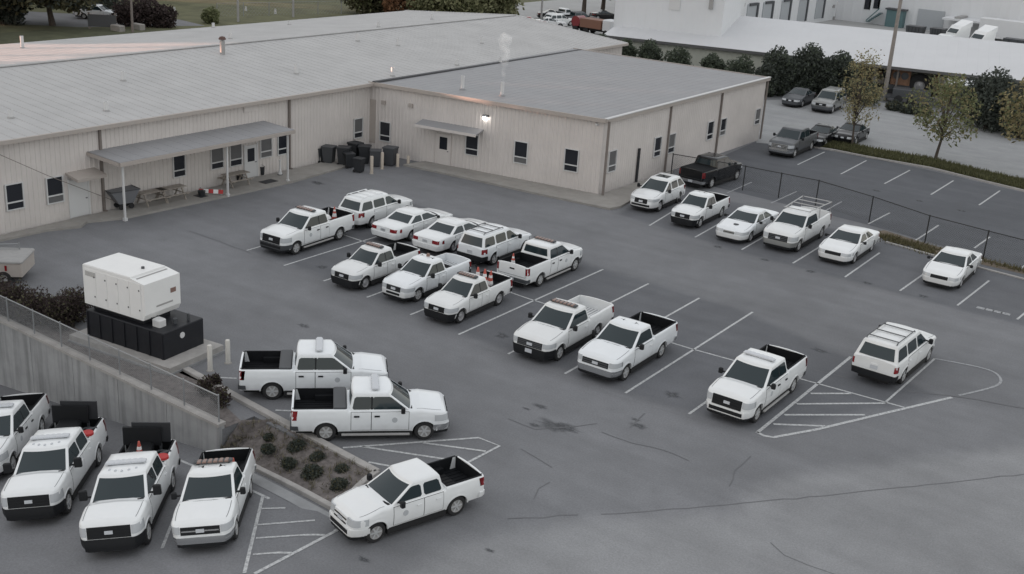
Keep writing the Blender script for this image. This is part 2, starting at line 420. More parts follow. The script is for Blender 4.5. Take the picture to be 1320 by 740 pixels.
ys_lo = [-700, -300, -80, -20, 0, 8, 14, 18]
ys_hi = [40, 60, 100, 150, 250, 500, 900, 1300]
for y in ys_lo: rows.append([(x, y, zlow(x)) for x in gxs])
for e in (-3, -.6, -.03): rows.append([(x, yedge(x)+e, zlow(x)) for x in gxs])
for e in (0, .8, 2.5): rows.append([(x, yedge(x)+e, 0) for x in gxs])
for y in ys_hi: rows.append([(x, y, 0) for x in gxs])
m.grid(rows)
lot = tag(m.build('parking_lot', M_LOT, smooth=False), kind='structure', label='grey asphalt of the whole parking yard and aisles')
def sheet(name, pts, m_, z=.004, kind='structure', parent=None, low=False):
    mb = MB(); mb.add([(p[0], p[1], (zlow(p[0]) if low else 0)+z) for p in pts], [tuple(range(len(pts)))])
    o = mb.build(name, m_, parent, smooth=False)
    if kind and not parent: o['kind'] = kind
    return o
def soft_sheet(name, pts, m_, z, d, parent=None, rough=.5):
    P = [Vector((p[0], p[1], 0)) for p in pts]; n = len(P)
    if sum(P[i].x*P[(i+1)%n].y-P[(i+1)%n].x*P[i].y for i in range(n)) < 0: P = P[::-1]
    Q = []
    for i in range(n):
        e0 = (P[i]-P[i-1]).normalized(); e1 = (P[(i+1)%n]-P[i]).normalized(); nn = (Vector((-e0.y, e0.x, 0))+Vector((-e1.y, e1.x, 0))).normalized(); Q.append(P[i]+nn*d)
    mb = MB(); mb.add([(p.x, p.y, z) for p in P+Q], [(i, (i+1)%n, (i+1)%n+n, i+n) for i in range(n)]+[tuple(range(n, 2*n))])
    o = mb.build(name, m_, parent, smooth=False)
    at = o.data.attributes.new('cover', 'FLOAT', 'POINT')
    for i in range(2*n): at.data[i].value = 0.0 if i < n else 1.0
    if not parent: o['kind'] = 'structure'
    return o
# broad surfaces around
sheet('grass_field', [(-880, 60), (-880, 1280), (-78, 1280), (-86, 150), (-96, 128), (-106.5, 100), (-109.5, 72), (-109.5, 55)][::-1], M_GRASS, .006)
sheet('street', [(-111.5, -60), (-111.5, 80), (-107.5, 99.5), (-99.5, 126), (-95.5, 125.5), (-92, 98), (-92, 76), (-92, -60)][::-1], M_ROAD, .012)
sheet('far_road', [(-320, -20), (-180, 52), (-138, 84), (-119, 99), (-113, 98), (-119, 84), (-160, 50), (-300, -40)][::-1], M_ROAD, .010)
sheet('verge', [(-119, 62), (-119, 83), (-112, 92.5), (-110, 80), (-110, 62)], M_GRASSD, .018)
sheet('far_car_park', [(-96.5, 129), (-87, 149), (-100, 200), (-60, 200), (-60, 118), (-78, 118)], M_ROAD, .009)
sheet('far_street', [g(640, 32), g(690, 44), g(790, 40), g(800, 12), g(670, 8)], M_PALE, .014)
UP_ = [g(985, 178), g(1053, 192), g(1120, 203), g(1200, 220), g(1340, 253), g(1500, 300), g(1400, 420), g(1330, 350), g(1120, 290), g(870, 228)]
sheet('upper_lot', UP_, M_UPPER, .005)
FAR_ = [g(970, 130), g(1100, 125), g(1160, 137), g(1240, 158), g(1335, 178), g(1335, 235), g(1200, 207), g(1120, 190), g(1060, 178), g(1045, 190), g(975, 184)]
sheet('back_lot', FAR_, M_PALE, .007)
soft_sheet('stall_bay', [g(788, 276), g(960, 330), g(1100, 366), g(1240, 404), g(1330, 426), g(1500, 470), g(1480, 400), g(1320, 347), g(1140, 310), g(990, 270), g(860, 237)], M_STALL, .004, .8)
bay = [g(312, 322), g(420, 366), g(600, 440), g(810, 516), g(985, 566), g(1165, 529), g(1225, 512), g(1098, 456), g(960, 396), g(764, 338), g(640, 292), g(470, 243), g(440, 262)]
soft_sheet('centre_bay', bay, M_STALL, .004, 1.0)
pp = [g(560, 690), g(745, 655), g(920, 650), g(965, 615), g(1005, 603), g(1100, 590), g(1200, 578), g(1330, 563), g(1800, 500), g(1800, 1200), g(420, 1200), g(470, 760)]
soft_sheet('repaved_patch', pp, asphalt('asphalt_repaved', (0.255, 0.258, 0.266), .16, 'asphalt_lot'), .005, 1.4, None, .25)

def stripe(pts, w=.11, mt=None, name='parking_stripe', z=.012, low=False):
    mb = MB()
    P = [Vector((p[0], p[1], 0)) for p in pts]
    L, Rr = [], []
    for i, p in enumerate(P):
        d = (P[min(i+1, len(P)-1)]-P[max(i-1, 0)]).normalized(); n = Vector((-d.y, d.x, 0))*w/2
        L.append(p+n); Rr.append(p-n)
    zz = lambda q: (q.x, q.y, (zlow(q.x) if low else 0)+z)
    if low and len(P) == 2:
        k = 6
        L = [L[0].lerp(L[1], i/k) for i in range(k+1)]; Rr = [Rr[0].lerp(Rr[1], i/k) for i in range(k+1)]
    mb.grid([[zz(a), zz(b)] for a, b in zip(L, Rr)])
    return mb.build(name, mt or M_LINE, lot, smooth=False)
def cr(pts, n=6):                                        # smooth curve through points
    out = []
    for i in range(len(pts)-1):
        p0, p1, p2, p3 = pts[max(i-1,0)], pts[i], pts[i+1], pts[min(i+2, len(pts)-1)]
        for k in range(n):
            t = k/n
            out.append(.5*((2*p1)+(p2-p0)*t+(2*p0-5*p1+4*p2-p3)*t*t+(3*p1-p0-3*p2+p3)*t**3))
    return out+[pts[-1]]
# centre double row: bay lines run the depth of both rows
for px, full in (((318, 323), 1), ((366, 342.5), 1), ((417, 362.5), 1), ((473, 383.5), 1), ((529, 406), 1), ((591, 431.5), 1), ((655, 456.5), 1), ((728, 482), 1), ((806, 507), 1), ((888, 534), 1)):
    a = g(*px)
    ln = 12.8 if px[0] != 888 else 6.3
    stripe([a, a+Vector((.12, ln, 0))])
stripe([g(395, 287), g(470, 312), g(682, 385.5), g(890, 449.5), g(1035, 489.5), g(1166, 525.5)], .10)
# right row and the lots beyond the black fence
for a, b in (((837, 291), (878, 266)), ((896, 306), (937, 283)), ((956, 322), (998, 298)), ((1022, 339.5), (1067, 312)), ((1089, 357.5), (1134, 326)), ((1160, 375), (1204, 344)), ((1234, 394), (1275, 362)), ((1311, 412), (1352, 378))):
    stripe([g(*a), g(*b)])
for a, b in (((937, 249), (969, 235)), ((994, 262), (1027, 247)), ((1060, 274), (1085, 260)), ((1119, 289), (1147, 274.5)), ((1174, 314), (1210, 290.5)), ((1256, 320), (1276, 305.5)), ((1315, 347), (1340, 328)),
             ((1028, 212.5), (1063, 196)), ((1084, 224.5), (1117, 207)), ((1140, 237), (1173, 219.5)), ((1200, 251), (1229, 233)), ((1262, 264.5), (1289, 246))):
    stripe([g(*a), g(*b)], .12, M_LINEF if a[1] > 235 and a[0] < 1100 else None)
for k in range(4):
    a = g(1259+k*10.5, 396+k*2.4); stripe([a, a+Vector((.45, 0, 0))], .34, M_LINEF, 'stencil_mark')
# hatched island east
stripe([g(976, 558), g(1097, 460)], .14); stripe([g(975, 557), g(985, 562), g(997, 564), g(1052, 554), g(1140, 533), g(1227, 512.5)], .15)
for a, b in (((997, 547), (1064, 549.5)), ((1011, 535), (1115, 535)), ((1027, 521), (1140, 520)), ((1045, 507.5), (1097, 507.5))):
    stripe([g(*a), g(*b)], .13)
stripe([g(1140, 520), g(1205, 462.5)], .10)
stripe(cr([g(1236, 510), g(1277, 500), g(1290, 492), g(1283, 481), g(1260, 473), g(1205, 462.5)]), .12, M_LINEF)
# hatched island by the planter
stripe([g(442, 577.5), g(617, 564.5), g(644, 575), g(600, 598)], .11)
for a, b in (((467, 576), (600, 596)), ((545, 571), (626, 582)), ((475, 596), (502, 601))): stripe([g(*a), g(*b)], .11)
stripe([g(284, 487), g(305, 488)], .10); stripe([g(355, 529), g(378, 530)], .10); stripe([g(415, 561), g(440, 562)], .10)
# hatched island on the lower lot
stripe([gl(339, 639), gl(315, 739)], .11, low=True); stripe([gl(226, 591), gl(330, 635), gl(434, 684)], .11, low=True)
stripe([gl(436, 683), gl(328, 740)], .12, low=True)
for a, b in (((336, 656), (368, 655)), ((330, 677), (406, 671)), ((330, 694), (419, 690)), ((326, 715), (376, 713))): stripe([gl(*a), gl(*b)], .10, low=True)
stripe([gl(209, 707), gl(240, 628)], .10, low=True)
# cracks, seams and stains
M_STAINF = feather(M_STAIN, .9)
def blotch(px, py, r, seed, stretch=2.0, c=None):
    rnd = random.Random(seed); c = c or g(px, py); n = 20; rim = []
    for k in range(n):
        a = 2*math.pi*k/n; q = r*1.5*(.62+.5*rnd.random()); rim.append((q*stretch*math.cos(a), q*math.sin(a), 0))
    mb = MB(); mb.add([(0, 0, 0)]+rim, [(0, 1+k, 1+(k+1) % n) for k in range(n)]); o = mb.build('stain', M_STAINF, lot, smooth=False); o.location = (c.x, c.y, .0085+.0002*(seed % 9))
    at = o.data.attributes.new('cover', 'FLOAT', 'POINT')
    for k in range(n+1): at.data[k].value = .85 if k == 0 else 0.0
for i, b in enumerate(((715, 549, .38), (697, 524, .17), (732, 551, .28), (824, 549, .2), (679, 527, .1), (820, 541, .12), (1057, 452, .2), (690, 548, .14), (470, 722, .12), (632, 710, .1), (392, 420, .18), (410, 236, .3))): blotch(b[0], b[1], b[2], 40+i)
rcr = random.Random(3)
# drips of oil where engines stand over the bays
for px, y0 in ((366, .9), (473, .8), (591, 1.0), (728, 1.2), (806, .9), (655, .7)):
    a = g(px, {366: 342.5, 473: 383.5, 591: 431.5, 728: 482, 806: 507, 655: 456.5}[px]); blotch(0, 0, .30, px, 1.2, a+Vector((1.55, y0+.3, 0)))
for px, py in ((1045, 350), (1118, 365), (1190, 382), (925, 318), (986, 335), (1130, 246), (1185, 259), (1240, 272)): blotch(px, py, .22, px, 1.3)
def crack(pts, w=.05):
    P = [g(*p) for p in pts]; out = []
    for a, b in zip(P, P[1:]):
        k = max(1, int((b-a).length/.5))
        for i in range(k): out.append(a.lerp(b, i/k)+Vector((rcr.uniform(-.05, .05), rcr.uniform(-.05, .05), 0)))
    stripe(out+[P[-1]], w*.62, M_CRACK, 'crack', .0112)
crack([(655, 669), (700, 667), (745, 664)], .09); crack([(776, 663), (850, 658), (990, 646), (1130, 632), (1240, 620), (1340, 610)], .08)
crack([(775, 556), (790, 562), (815, 571), (835, 576), (870, 585), (888, 594)], .07); crack([(672, 578), (690, 589), (712, 603)], .05); crack([(709, 621), (695, 631), (688, 644)], .05)
crack([(940, 628), (947, 607), (968, 588)], .06); crack([(655, 540), (690, 554), (712, 552), (745, 549), (770, 546)], .07); crack([(812, 552), (822, 543), (831, 533)], .08)
crack([(1170, 504), (1240, 512), (1335, 529)], .14); crack([(905, 452), (935, 457), (1010, 480)], .09); crack([(245, 298), (285, 312), (322, 326)], .08); crack([(1050, 477), (1100, 489)], .08)
crack([(995, 700), (1010, 715), (1040, 728), (1080, 742)], .05)

# ---- concrete walks with kerb faces
def slabwalk(name, pts, h=.13, m_=M_CONC):
    mb = MB(); mb.poly([(p[0], p[1], h) for p in pts], (0, 0, -h-.03))
    o = mb.build(name, m_, smooth=False); o['kind'] = 'structure'; return o
slabwalk('walkway', [(-54.2, 20), (-53.0, 20), g(0, 312), g(60, 299), g(105, 294), g(112, 288), g(160, 283), g(300, 253), g(377, 236), g(440, 218), g(462, 210), (-54.2, 60.2)][::1], .12)
slabwalk('wing_walkway', [g(520, 214), g(600, 231), g(700, 253), g(786, 271), g(800, 268), g(826, 253), g(868, 222), (-35.6, 72.5), (-35.9, 64.6), (-49.5, 62.9)][::1], .14)

# ---- planter: mulch slope and kerbs
m = MB()
KU = cr(KERB_UP, 5)
KLraw = [Vector((WALL_B.x+.06, WALL_B.y-.25, 0)), gl(290, 583), gl(328, 604), gl(380, 630), gl(428, 656)]
for p in KLraw: p.z = zlow(p.x)
KL = cr(KLraw, 4)
def along(C, t):
    x = t*(len(C)-1); i = min(int(x), len(C)-2); return C[i].lerp(C[i+1], x-i)
tipv = TIP.copy()
KU2 = [Vector((WALL_B.x+.06, WALL_B.y+.9, 0))]+[k for k in KU if k.x > WALL_B.x+1.0]
rows = []
for i in range(25):
    a, b = along(KU2, i/24), along(KL, i/24)
    row = []
    for j in range(9):
        t = j/8; q = a.lerp(b, t); q.z = .07+(zlow(b.x)+.06-.07)*(t**1.2)+.05*math.sin(i*1.7+j*2.1)*.6*(1 if 0 < j < 8 else 0)
        row.append(q)
    rows.append(row)
m.grid(rows)
planter = tag(m.build('planter', M_MULCH, smooth=True), kind='structure', label='brown mulch bed sloping between the two kerbs')
sheet('mulch_strip', [(WALL_A.x, WALL_A.y+.1), (WALL_B.x, WALL_B.y+.1), (WALL_B.x+.06, WALL_B.y+.9)]+[tuple(k)[:2] for k in KU[:6]]+[(KERB_UP[0].x-1.1, KERB_UP[0].y+.1), (-40.5, 27.6), (-45, 28.6), (WALL_A.x, 29)], M_MULCH, .02, parent=None)
def kerb(pts, w=.22, h=.14, m_=M_KERB, name='kerb', dz=0.0):
    mb = MB(); P = [Vector(p) for p in pts]; rows = []
    for i, p in enumerate(P):
        d = (P[min(i+1, len(P)-1)]-P[max(i-1, 0)]); d.z = 0; d.normalize(); n = Vector((-d.y, d.x, 0))*w/2
        lo, hi = p.z-.1, p.z+h
        rows.append([(p+n)[:2]+(lo,), (p+n)[:2]+(hi-.02,), (p+n*.8)[:2]+(hi,), (p-n*.8)[:2]+(hi,), (p-n)[:2]+(hi-.02,), (p-n)[:2]+(lo,)])
    mb.grid(rows)
    for r in (rows[0][::-1], rows[-1]): mb.add(r, [tuple(range(6))])
    o = mb.build(name, m_, smooth=False); o['kind'] = 'structure'; return o
tipc = [gl(428, 656), gl(436, 655), g(447, 645), g(470, 622), g(486, 611)]
kerb(KU, .30, .15); kerb(KL[4:]+cr(tipc, 3)[1:], .22, .15)
gut = [gl(306, 600), gl(340, 617), gl(390, 643), gl(436, 668)]
mb = MB(); rows = []
for p, q in zip(gut, [gl(288, 601), gl(325, 622), gl(375, 648), gl(432, 680)]):
    rows.append([(p.x, p.y, zlow(p.x)+.03), (q.x, q.y, zlow(q.x)+.012)])
mb.grid(rows); tag(mb.build('gutter', M_CONCD, smooth=False), kind='structure')

# ================================================================== RETAINING WALL, WIRE FENCES
wdir = (WALL_A-WALL_B).normalized()
wlen = (WALL_A-WALL_B).length
wn_ = Vector((-wdir.y, wdir.x, 0))
if wn_.y > 0: wn_ = -wn_
rw = thing('retaining_wall', 'long grey concrete retaining wall along the lower lot, galvanised fence on top', 'wall', (WALL_B.x, WALL_B.y, 0))
seg = 3.05; x = 0.0
while x < wlen:
    a = WALL_B+wdir*(x+.012)-WALL_B; b = WALL_B+wdir*(min(x+seg, wlen)-.012)-WALL_B
    zb0, zb1 = zlow(WALL_B.x+a.x)-.3, zlow(WALL_B.x+b.x)-.3
    mb = MB()
    o1, o2 = wn_*.13, -wn_*.13
    vs = [a+o1+Vector((0,0,zb0)), b+o1+Vector((0,0,zb1)), b+o2+Vector((0,0,zb1)), a+o2+Vector((0,0,zb0)), a+o1+Vector((0,0,.14)), b+o1+Vector((0,0,.14)), b+o2+Vector((0,0,.14)), a+o2+Vector((0,0,.14))]
    mb.add(vs, [(0,1,2,3),(4,7,6,5),(0,4,5,1),(1,5,6,2),(2,6,7,3),(3,7,4,0)])
    mb.build('wall_panel', M_RETW, rw, smooth=False)
    x += seg
mb = MB(); mb.obox(wdir*(wlen/2)+Vector((0,0,.20)), wdir*wlen/2, wn_*.19, Vector((0,0,.06))); mb.build('coping', M_KERB, rw, smooth=False)

def wire_mesh(mb, a, b, z0, z1, pitch, r, zfun=None):
    d = (b-a); L = d.length; d.normalize(); n = Vector((-d.y, d.x, 0)); h = z1-z0
    for sgn in (1, -1):
        s = -h
        while s < L+h:
            s0, s1 = (s, s+h) if sgn > 0 else (s+h, s)
            t0, t1, q0, q1 = z0, z1, s0, s1
            # clip to [0, L]
            def clip(q0, t0, q1, t1):
                if q0 < 0: f_ = (0-q0)/(q1-q0); q0, t0 = 0, t0+(t1-t0)*f_
                if q0 > L: f_ = (L-q0)/(q1-q0); q0, t0 = L, t0+(t1-t0)*f_
                return q0, t0
            if max(s0, s1) > 0 and min(s0, s1) < L:
                q0, t0 = clip(s0, z0, s1, z1); q1, t1 = clip(s1, z1, s0, z0)
                p, q = a+d*q0+Vector((0,0,t0)), a+d*q1+Vector((0,0,t1))
                e = (q-p)
                if e.length > .02:
                    k = e.cross(n).normalized()*r
                    mb.add([p+k, p-k*.5+n*r*.87, p-k*.5-n*r*.87, q+k, q-k*.5+n*r*.87, q-k*.5-n*r*.87], [(0,1,4,3),(1,2,5,4),(2,0,3,5)])
            s += pitch
def chain_fence(name, label, pts, h, z0, pm, post_r, step, pitch, wire_r, wires='stuff', rail_r=.025, posts=None):
    A = Vector(pts[0]); A.z = 0
    root = thing(name, label, 'fence', (A.x, A.y, z0))
    P = [Vector((p[0], p[1], 0))-A for p in pts]
    mbr = MB(); mbw = MB()
    pl = []
    for a, b in zip(P, P[1:]):
        mbr.tube([a+Vector((0,0,h)), b+Vector((0,0,h))], rail_r, 6)
        wire_mesh(mbw, a, b, .06, h, pitch, wire_r)
        n = max(1, round((b-a).length/step))
        for i in range(n+(1 if b is P[-1] else 0)): pl.append(a.lerp(b, i/n))
    mbr.build('top_rail', pm, root)
    w = mbw.build('wire_mesh', pm, root, smooth=False); w['kind'] = 'stuff'
    me = MB().tube([(0,0,0), (0,0,h+.06)], post_r, 8).mesh('post', pm)
    for p in pl: link('post', me, root, p)
    return root
fa = WALL_B+wdir*.15; fb = WALL_B+wdir*(wlen-.2)
chain_fence('chain_link_fence', 'galvanised chain link fence standing on top of the concrete retaining wall', [fa, fb], 1.05, .26, M_FENCE, .03, 1.95, .085, .0045)
chain_fence('chain_link_fence', 'black chain link fence behind the right hand row of white vehicles', [Vector((-34.9, 72.9, 0)), g(957, 245.5), g(1051, 265), g(1120, 287), g(1192, 313), g(1267, 334), g(1330, 351), g(1500, 398)], 1.75, 0, M_FENCEB, .04, 3.2, .14, .0045, rail_r=.03)
chain_fence('chain_link_fence', 'small galvanised fence panel standing behind the tan trailer at the left edge', [g(-60, 348), g(-20, 353), g(28, 352)], 1.5, 0, M_FENCE, .035, 2.2, .09, .006)

# ================================================================== BUILDINGS
def ribbed(mb, a, b, z0, z1a, z1b, out, pitch=.30, dep=.035, mi=0):
    a, b = Vector(a), Vector(b); L = (b-a).length; d = (b-a)/L; n = max(1, round(L/pitch)); p = L/n
    prof = []
    for i in range(n):
        for f_, o in ((0, 0), (.60, 0), (.70, 1), (.90, 1)): prof.append(((i+f_)*p, o))
    prof.append((L, 0))
    rows = [[], []]
    for s, o in prof:
        q = a+d*s+out*dep*o
        rows[0].append((q.x, q.y, z0)); rows[1].append((q.x, q.y, z1a+(z1b-z1a)*s/L))
    # keep outward facing either way
    mb.grid(rows if (d.cross(Vector((0,0,1)))).dot(out) > 0 else rows[::-1], mi)
def seam_roof(mb, e0, e1, r0, r1, pitch=.6, hgt=.05, w=.06, mi=0):
    # e0-e1 along the eave, r0-r1 along the ridge; raised seams run from eave to ridge
    e0, e1, r0, r1 = map(Vector, (e0, e1, r0, r1)); L = (e1-e0).length; n = max(1, round(L/pitch))
    A, B = [], []
    for i in range(n+1):
        t = i/n; dt = w/L/2
        for f_, o in ((t-dt, 0), (t-dt*.7, 1), (t+dt*.7, 1), (t+dt, 0)):
            f_ = min(1, max(0, f_))
            A.append(e0.lerp(e1, f_)+Vector((0,0,hgt*o))); B.append(r0.lerp(r1, f_)+Vector((0,0,hgt*o)))
    mb.grid([A, B], mi)

def window_on(parent, a, b, px, py, w, h, out, sill=True, split=True, base=None):
    # window centred on the photo's sight line on the wall plane a-b; parent origin base
    c = gp(px, py, a, b)-Vector(base); place_window(parent, c, (Vector(b)-Vector(a)).normalized(), w, h, out, split)
def place_window(parent, c, d, w, h, out, split=True, frame_m=None, glass_m=None):
    d = Vector((d.x, d.y, 0)).normalized(); Z = Vector((0,0,1)); fm = .055
    mb = MB()
    for s in (-1, 1): mb.obox(c+d*s*(w/2+fm/2)+out*.05, d*fm/2, out*.05, Z*(h/2+fm))
    for s in (-1, 1): mb.obox(c+Z*s*(h/2+fm/2)+out*.048, d*(w/2), out*.048, Z*fm/2)
    if split: mb.obox(c-Z*h*.22+out*.046, d*w/2, out*.042, Z*.035)
    f = mb.build('window', frame_m or M_CAP, parent, smooth=False)
    spans = ((-h*.22+.036, h/2-.002), (-h/2+.002, -h*.22-.036)) if split else ((-h/2+.002, h/2-.002),)
    for si, (z0, z1) in enumerate(spans):
        gm = glass_m or (M_BLIND if random.random() < (.30 if si == 0 else .12) else M_WGLASS)
        p = MB(); p.obox(c+Z*(z0+z1)/2+out*.020, d*(w/2-.002), out*.010, Z*(z1-z0)/2); p.build('pane', gm, f, smooth=False)
def place_door(parent, c, d, w, h, out, m_, glass=True):
    d = Vector((d.x, d.y, 0)).normalized(); Z = Vector((0,0,1))
    mb = MB(); mb.obox(c+Z*h/2+out*.045, d*w/2, out*.03, Z*h/2)
    for s in (-1, 1): mb.obox(c+d*s*(w/2+.05)+Z*(h/2+.03)+out*.05, d*.05, out*.05, Z*(h/2+.05))
    o = mb.build('door', m_, parent, smooth=False)
    if glass:
        p = MB(); p.obox(c+Z*h*.70+out*.08, d*w*.30, out*.008, Z*h*.20); p.build('pane', M_WGLASS, o, smooth=False)
    k = MB(); k.obox(c+d*w*.38+Z*1.0+out*.11, d*.05, out*.035, Z*.03); k.build('handle', M_CHROME, o, smooth=False)

EZ, RZ = 5.17, 6.3
BX0, BXR, BX1 = -82.0, -67.6, -54.4
BY0, BY1 = -40.0, 99.5
hall = thing('metal_hall', 'long beige metal building with low pale ribbed roof and a porch along its wall', 'building', (BX1, 20, 0))
hb = Vector((BX1, 20, 0))
W0, W1 = Vector((BX1, BY0, 0)), Vector((BX1, BY1, 0))
XP = Vector((1, 0, 0)); YP = Vector((0, 1, 0)); YN = -YP
m = MB()
ribbed(m, W0-hb, W1-hb, -3.6, EZ, EZ, XP)
ribbed(m, Vector((BX0, BY0, 0))-hb, Vector((BX0, BY1, 0))-hb, -3.6, EZ, EZ, -XP)
for yy, o in ((BY0, YN), (BY1, YP)):
    ribbed(m, Vector((BX0, yy, 0))-hb, Vector((BXR, yy, 0))-hb, -3.6, EZ, RZ-.02, o); ribbed(m, Vector((BXR, yy, 0))-hb, Vector((BX1, yy, 0))-hb, -3.6, RZ-.02, EZ, o)
m.build('wall', M_WALL, hall, smooth=False)
m = MB(); ov = .35
seam_roof(m, Vector((BX1+ov, BY0-.3, EZ))-hb, Vector((BX1+ov, BY1+.3, EZ))-hb, Vector((BXR, BY0-.3, RZ))-hb, Vector((BXR, BY1+.3, RZ))-hb, .75, .020, .07)
m.build('roof', M_ROOF, hall, smooth=False)
m = MB()
seam_roof(m, Vector((BX0-ov, BY1+.3, EZ-.02))-hb, Vector((BX0-ov, BY0-.3, EZ-.02))-hb, Vector((BXR, BY1+.3, RZ))-hb, Vector((BXR, BY0-.3, RZ))-hb, .75, .008, .05)
m.build('roof', M_ROOF, hall, smooth=False)
m = MB(); m.obox(Vector((BXR, (BY0+BY1)/2, RZ+.05))-hb, XP*.22, YP*((BY1-BY0)/2+.3), Vector((0,0,.035))); m.build('ridge_cap', M_ROOF, hall, smooth=False)
m = MB(); m.obox(Vector((BX1+ov+.08, (BY0+BY1)/2, EZ-.10))-hb, XP*.09, YP*((BY1-BY0)/2+.3), Vector((0,0,.11))); m.build('gutter', M_WALLT, hall, smooth=False)
m = MB()
for sx in (BX0-ov, BX1+ov):
    a = Vector((sx, BY1+.36, EZ-.08))-hb; b = Vector((BXR, BY1+.36, RZ-.04))-hb
    m.obox((a+b)/2, (b-a)/2, YP*.05, Vector((0,0,.13)))
m.build('gable_trim', M_CAP, hall, smooth=False)
for px, py in ((127, 168), (372, 150)):
    p = gp(px, py, W0, W1)-hb
    mb = MB(); mb.obox(Vector((p.x+.09, p.y, 2.6)), XP*.06, YP*.07, Vector((0,0,2.52))); mb.obox(Vector((p.x+.22, p.y, .14)), XP*.12, YP*.06, Vector((0,0,.05)))
    mb.build('downspout', M_SPOUT, hall, smooth=False)
for px, py, w, h in ((18, 253, .95, 1.35), (70, 244.5, .95, 1.4), (230, 213, .85, 1.35), (279, 203, .95, 1.35), (303, 199, .95, 1.4), (342, 189, .95, 1.35), (363.5, 186, .85, 1.3), (461, 165, .85, 1.35)):
    place_window(hall, gp(px, py, W0, W1)-hb+XP*.02, YP, w, h, XP)
for px, py, w, mm, gl_ in ((103, 277, 1.15, M_CAP, False), (323, 226, 1.0, M_CAP, True)):
    p = gp(px, py, W0, W1)-hb; place_door(hall, Vector((p.x, p.y, .12)), YP, w, 2.15, XP, mm, gl_)
p = gp(322, 137, W0, W1)-hb; m = MB(); m.obox(p+XP*.06, XP*.03, YP*.55, Vector((0,0,.32))); m.build('wall_panel', M_WALL, hall, smooth=False)
# small hood over the left door
p = gp(103, 222, W0, W1)-hb
m = MB(); m.add([(0,p.y-.95,2.75),(0,p.y+.95,2.75),(1.1,p.y+.95,2.55),(1.1,p.y-.95,2.55),(0,p.y-.95,2.62),(0,p.y+.95,2.62),(1.1,p.y+.95,2.38),(1.1,p.y-.95,2.38)],[(0,3,2,1),(4,5,6,7),(0,1,5,4),(1,2,6,5),(2,3,7,6),(3,0,4,7)])
m.build('door_hood', M_WALLT, hall, smooth=False)
# porch roof on posts
qa, qb = gp(112, 195, W0, W1), gp(336, 156.5, W0, W1)
ya, yb, PZ = qa.y, qb.y, (qa.z+qb.z)/2
print('porch', qa, qb, g(161,285), g(374,236))
pa, pb = g(161, 285), g(374, 236)
m = MB(); n = 16; x_out = 2.55
top = [[(-.0, ya-20, PZ), (-.0, yb-20+.2, PZ)], [(x_out, pa.y-20-.4, 3.50), (x_out, pb.y-20+.35, 3.50)]]
A = [Vector(top[0][0]).lerp(Vector(top[0][1]), i/60) for i in range(61)]; B = [Vector(top[1][0]).lerp(Vector(top[1][1]), i/60) for i in range(61)]
seam_roof(m, B[0], B[-1], A[0], A[-1], .9, .012, .05)
m.build('porch_roof', M_ROOF2, hall, smooth=False)
m = MB(); q0, q1 = B[0]+Vector((.03,0,-.12)), B[-1]+Vector((.03,0,-.12)); m.obox((q0+q1)/2, XP*.05, (q1-q0)/2, Vector((0,0,.11)))
m.build('fascia', M_WALLT, hall, smooth=False)
m = MB(); m.add([A[0]+Vector((.01,0,-.05)), A[-1]+Vector((.01,0,-.05)), B[-1]+Vector((-.03,0,-.05)), B[0]+Vector((-.03,0,-.05))], [(0,1,2,3)]); m.build('porch_soffit', M_WALLT, hall, smooth=False)
for sgn, q in ((0, A[0]), (1, A[-1])):
    r = B[0] if sgn == 0 else B[-1]
    m = MB(); m.obox((q+r)/2+Vector((-.02,0,-.12)), (r-q)/2*.985, YP*.04, Vector((0,0,.10))); m.build('fascia', M_WALLT, hall, smooth=False)
for px, py in ((161, 285), (288, 252), (374, 236)):
    q = g(px, py)-hb; mb = MB(); mb.box(x_out-.35, x_out-.25, q.y-.05, q.y+.05, .02, 3.42); mb.box(x_out-.40, x_out-.20, q.y-.10, q.y+.10, .02, .20); mb.build('post', M_CAP, hall, smooth=False)

# ---- wing
C_in, C_cor, C_far = Vector((BX1+.02, 62.3, 0)), Vector((-36.02, 64.45, 0)), Vector((-35.75, 90.9, 0)); C_bk = Vector((BX1-.2, 90.4, 0))
wing = thing('metal_wing', 'beige metal wing with flat dark grey roof joined to the long hall', 'building', (C_cor.x, C_cor.y, 0))
wb_ = C_cor
fd = (C_cor-C_in).normalized(); fo = Vector((fd.y, -fd.x, 0)); rd = (C_far-C_cor).normalized(); ro = Vector((rd.y, -rd.x, 0))
m = MB(); ribbed(m, C_in-wb_, C_cor-wb_, 0, EZ, EZ, fo); ribbed(m, C_cor-wb_, C_far-wb_, 0, EZ, EZ, ro, .30, .02); ribbed(m, C_far-wb_, C_bk-wb_, 0, EZ+.05, EZ+.05, YP)
m.build('wall', M_WALL, wing, smooth=False)
m = MB()
e0, e1, r0, r1 = C_in-wb_-fo*-.22, C_cor-wb_+fo*.22+ro*.2, C_bk-wb_+YP*.2, C_far-wb_+YP*.2+ro*.2
for v, z in ((e0, EZ+.02), (e1, EZ+.02), (r0, EZ+.12), (r1, EZ+.12)): v.z = z
seam_roof(m, e0, e1, r0, r1, .62, .010, .05)
m.build('roof', M_ROOF2, wing, smooth=False)
m = MB()
for a, b, o in ((e0, e1, fo), (e1, r1, ro), (r1, r0, YP)):
    c = (a+b)/2; c.z = (a.z+b.z)/2-.07; m.obox(c+o*.03, (b-a)/2, o*.05, Vector((0,0,.13)))
m.build('roof_edge', M_WALLT, wing, smooth=False)
for a, b in ((e1, r1),):
    m = MB(); m.obox((a+b)/2+ro*.0+Vector((0,0,.075)), (b-a)/2, ro*.12, Vector((0,0,.03))); m.build('coping', M_CAP, wing, smooth=False)
a, b = e0, r0
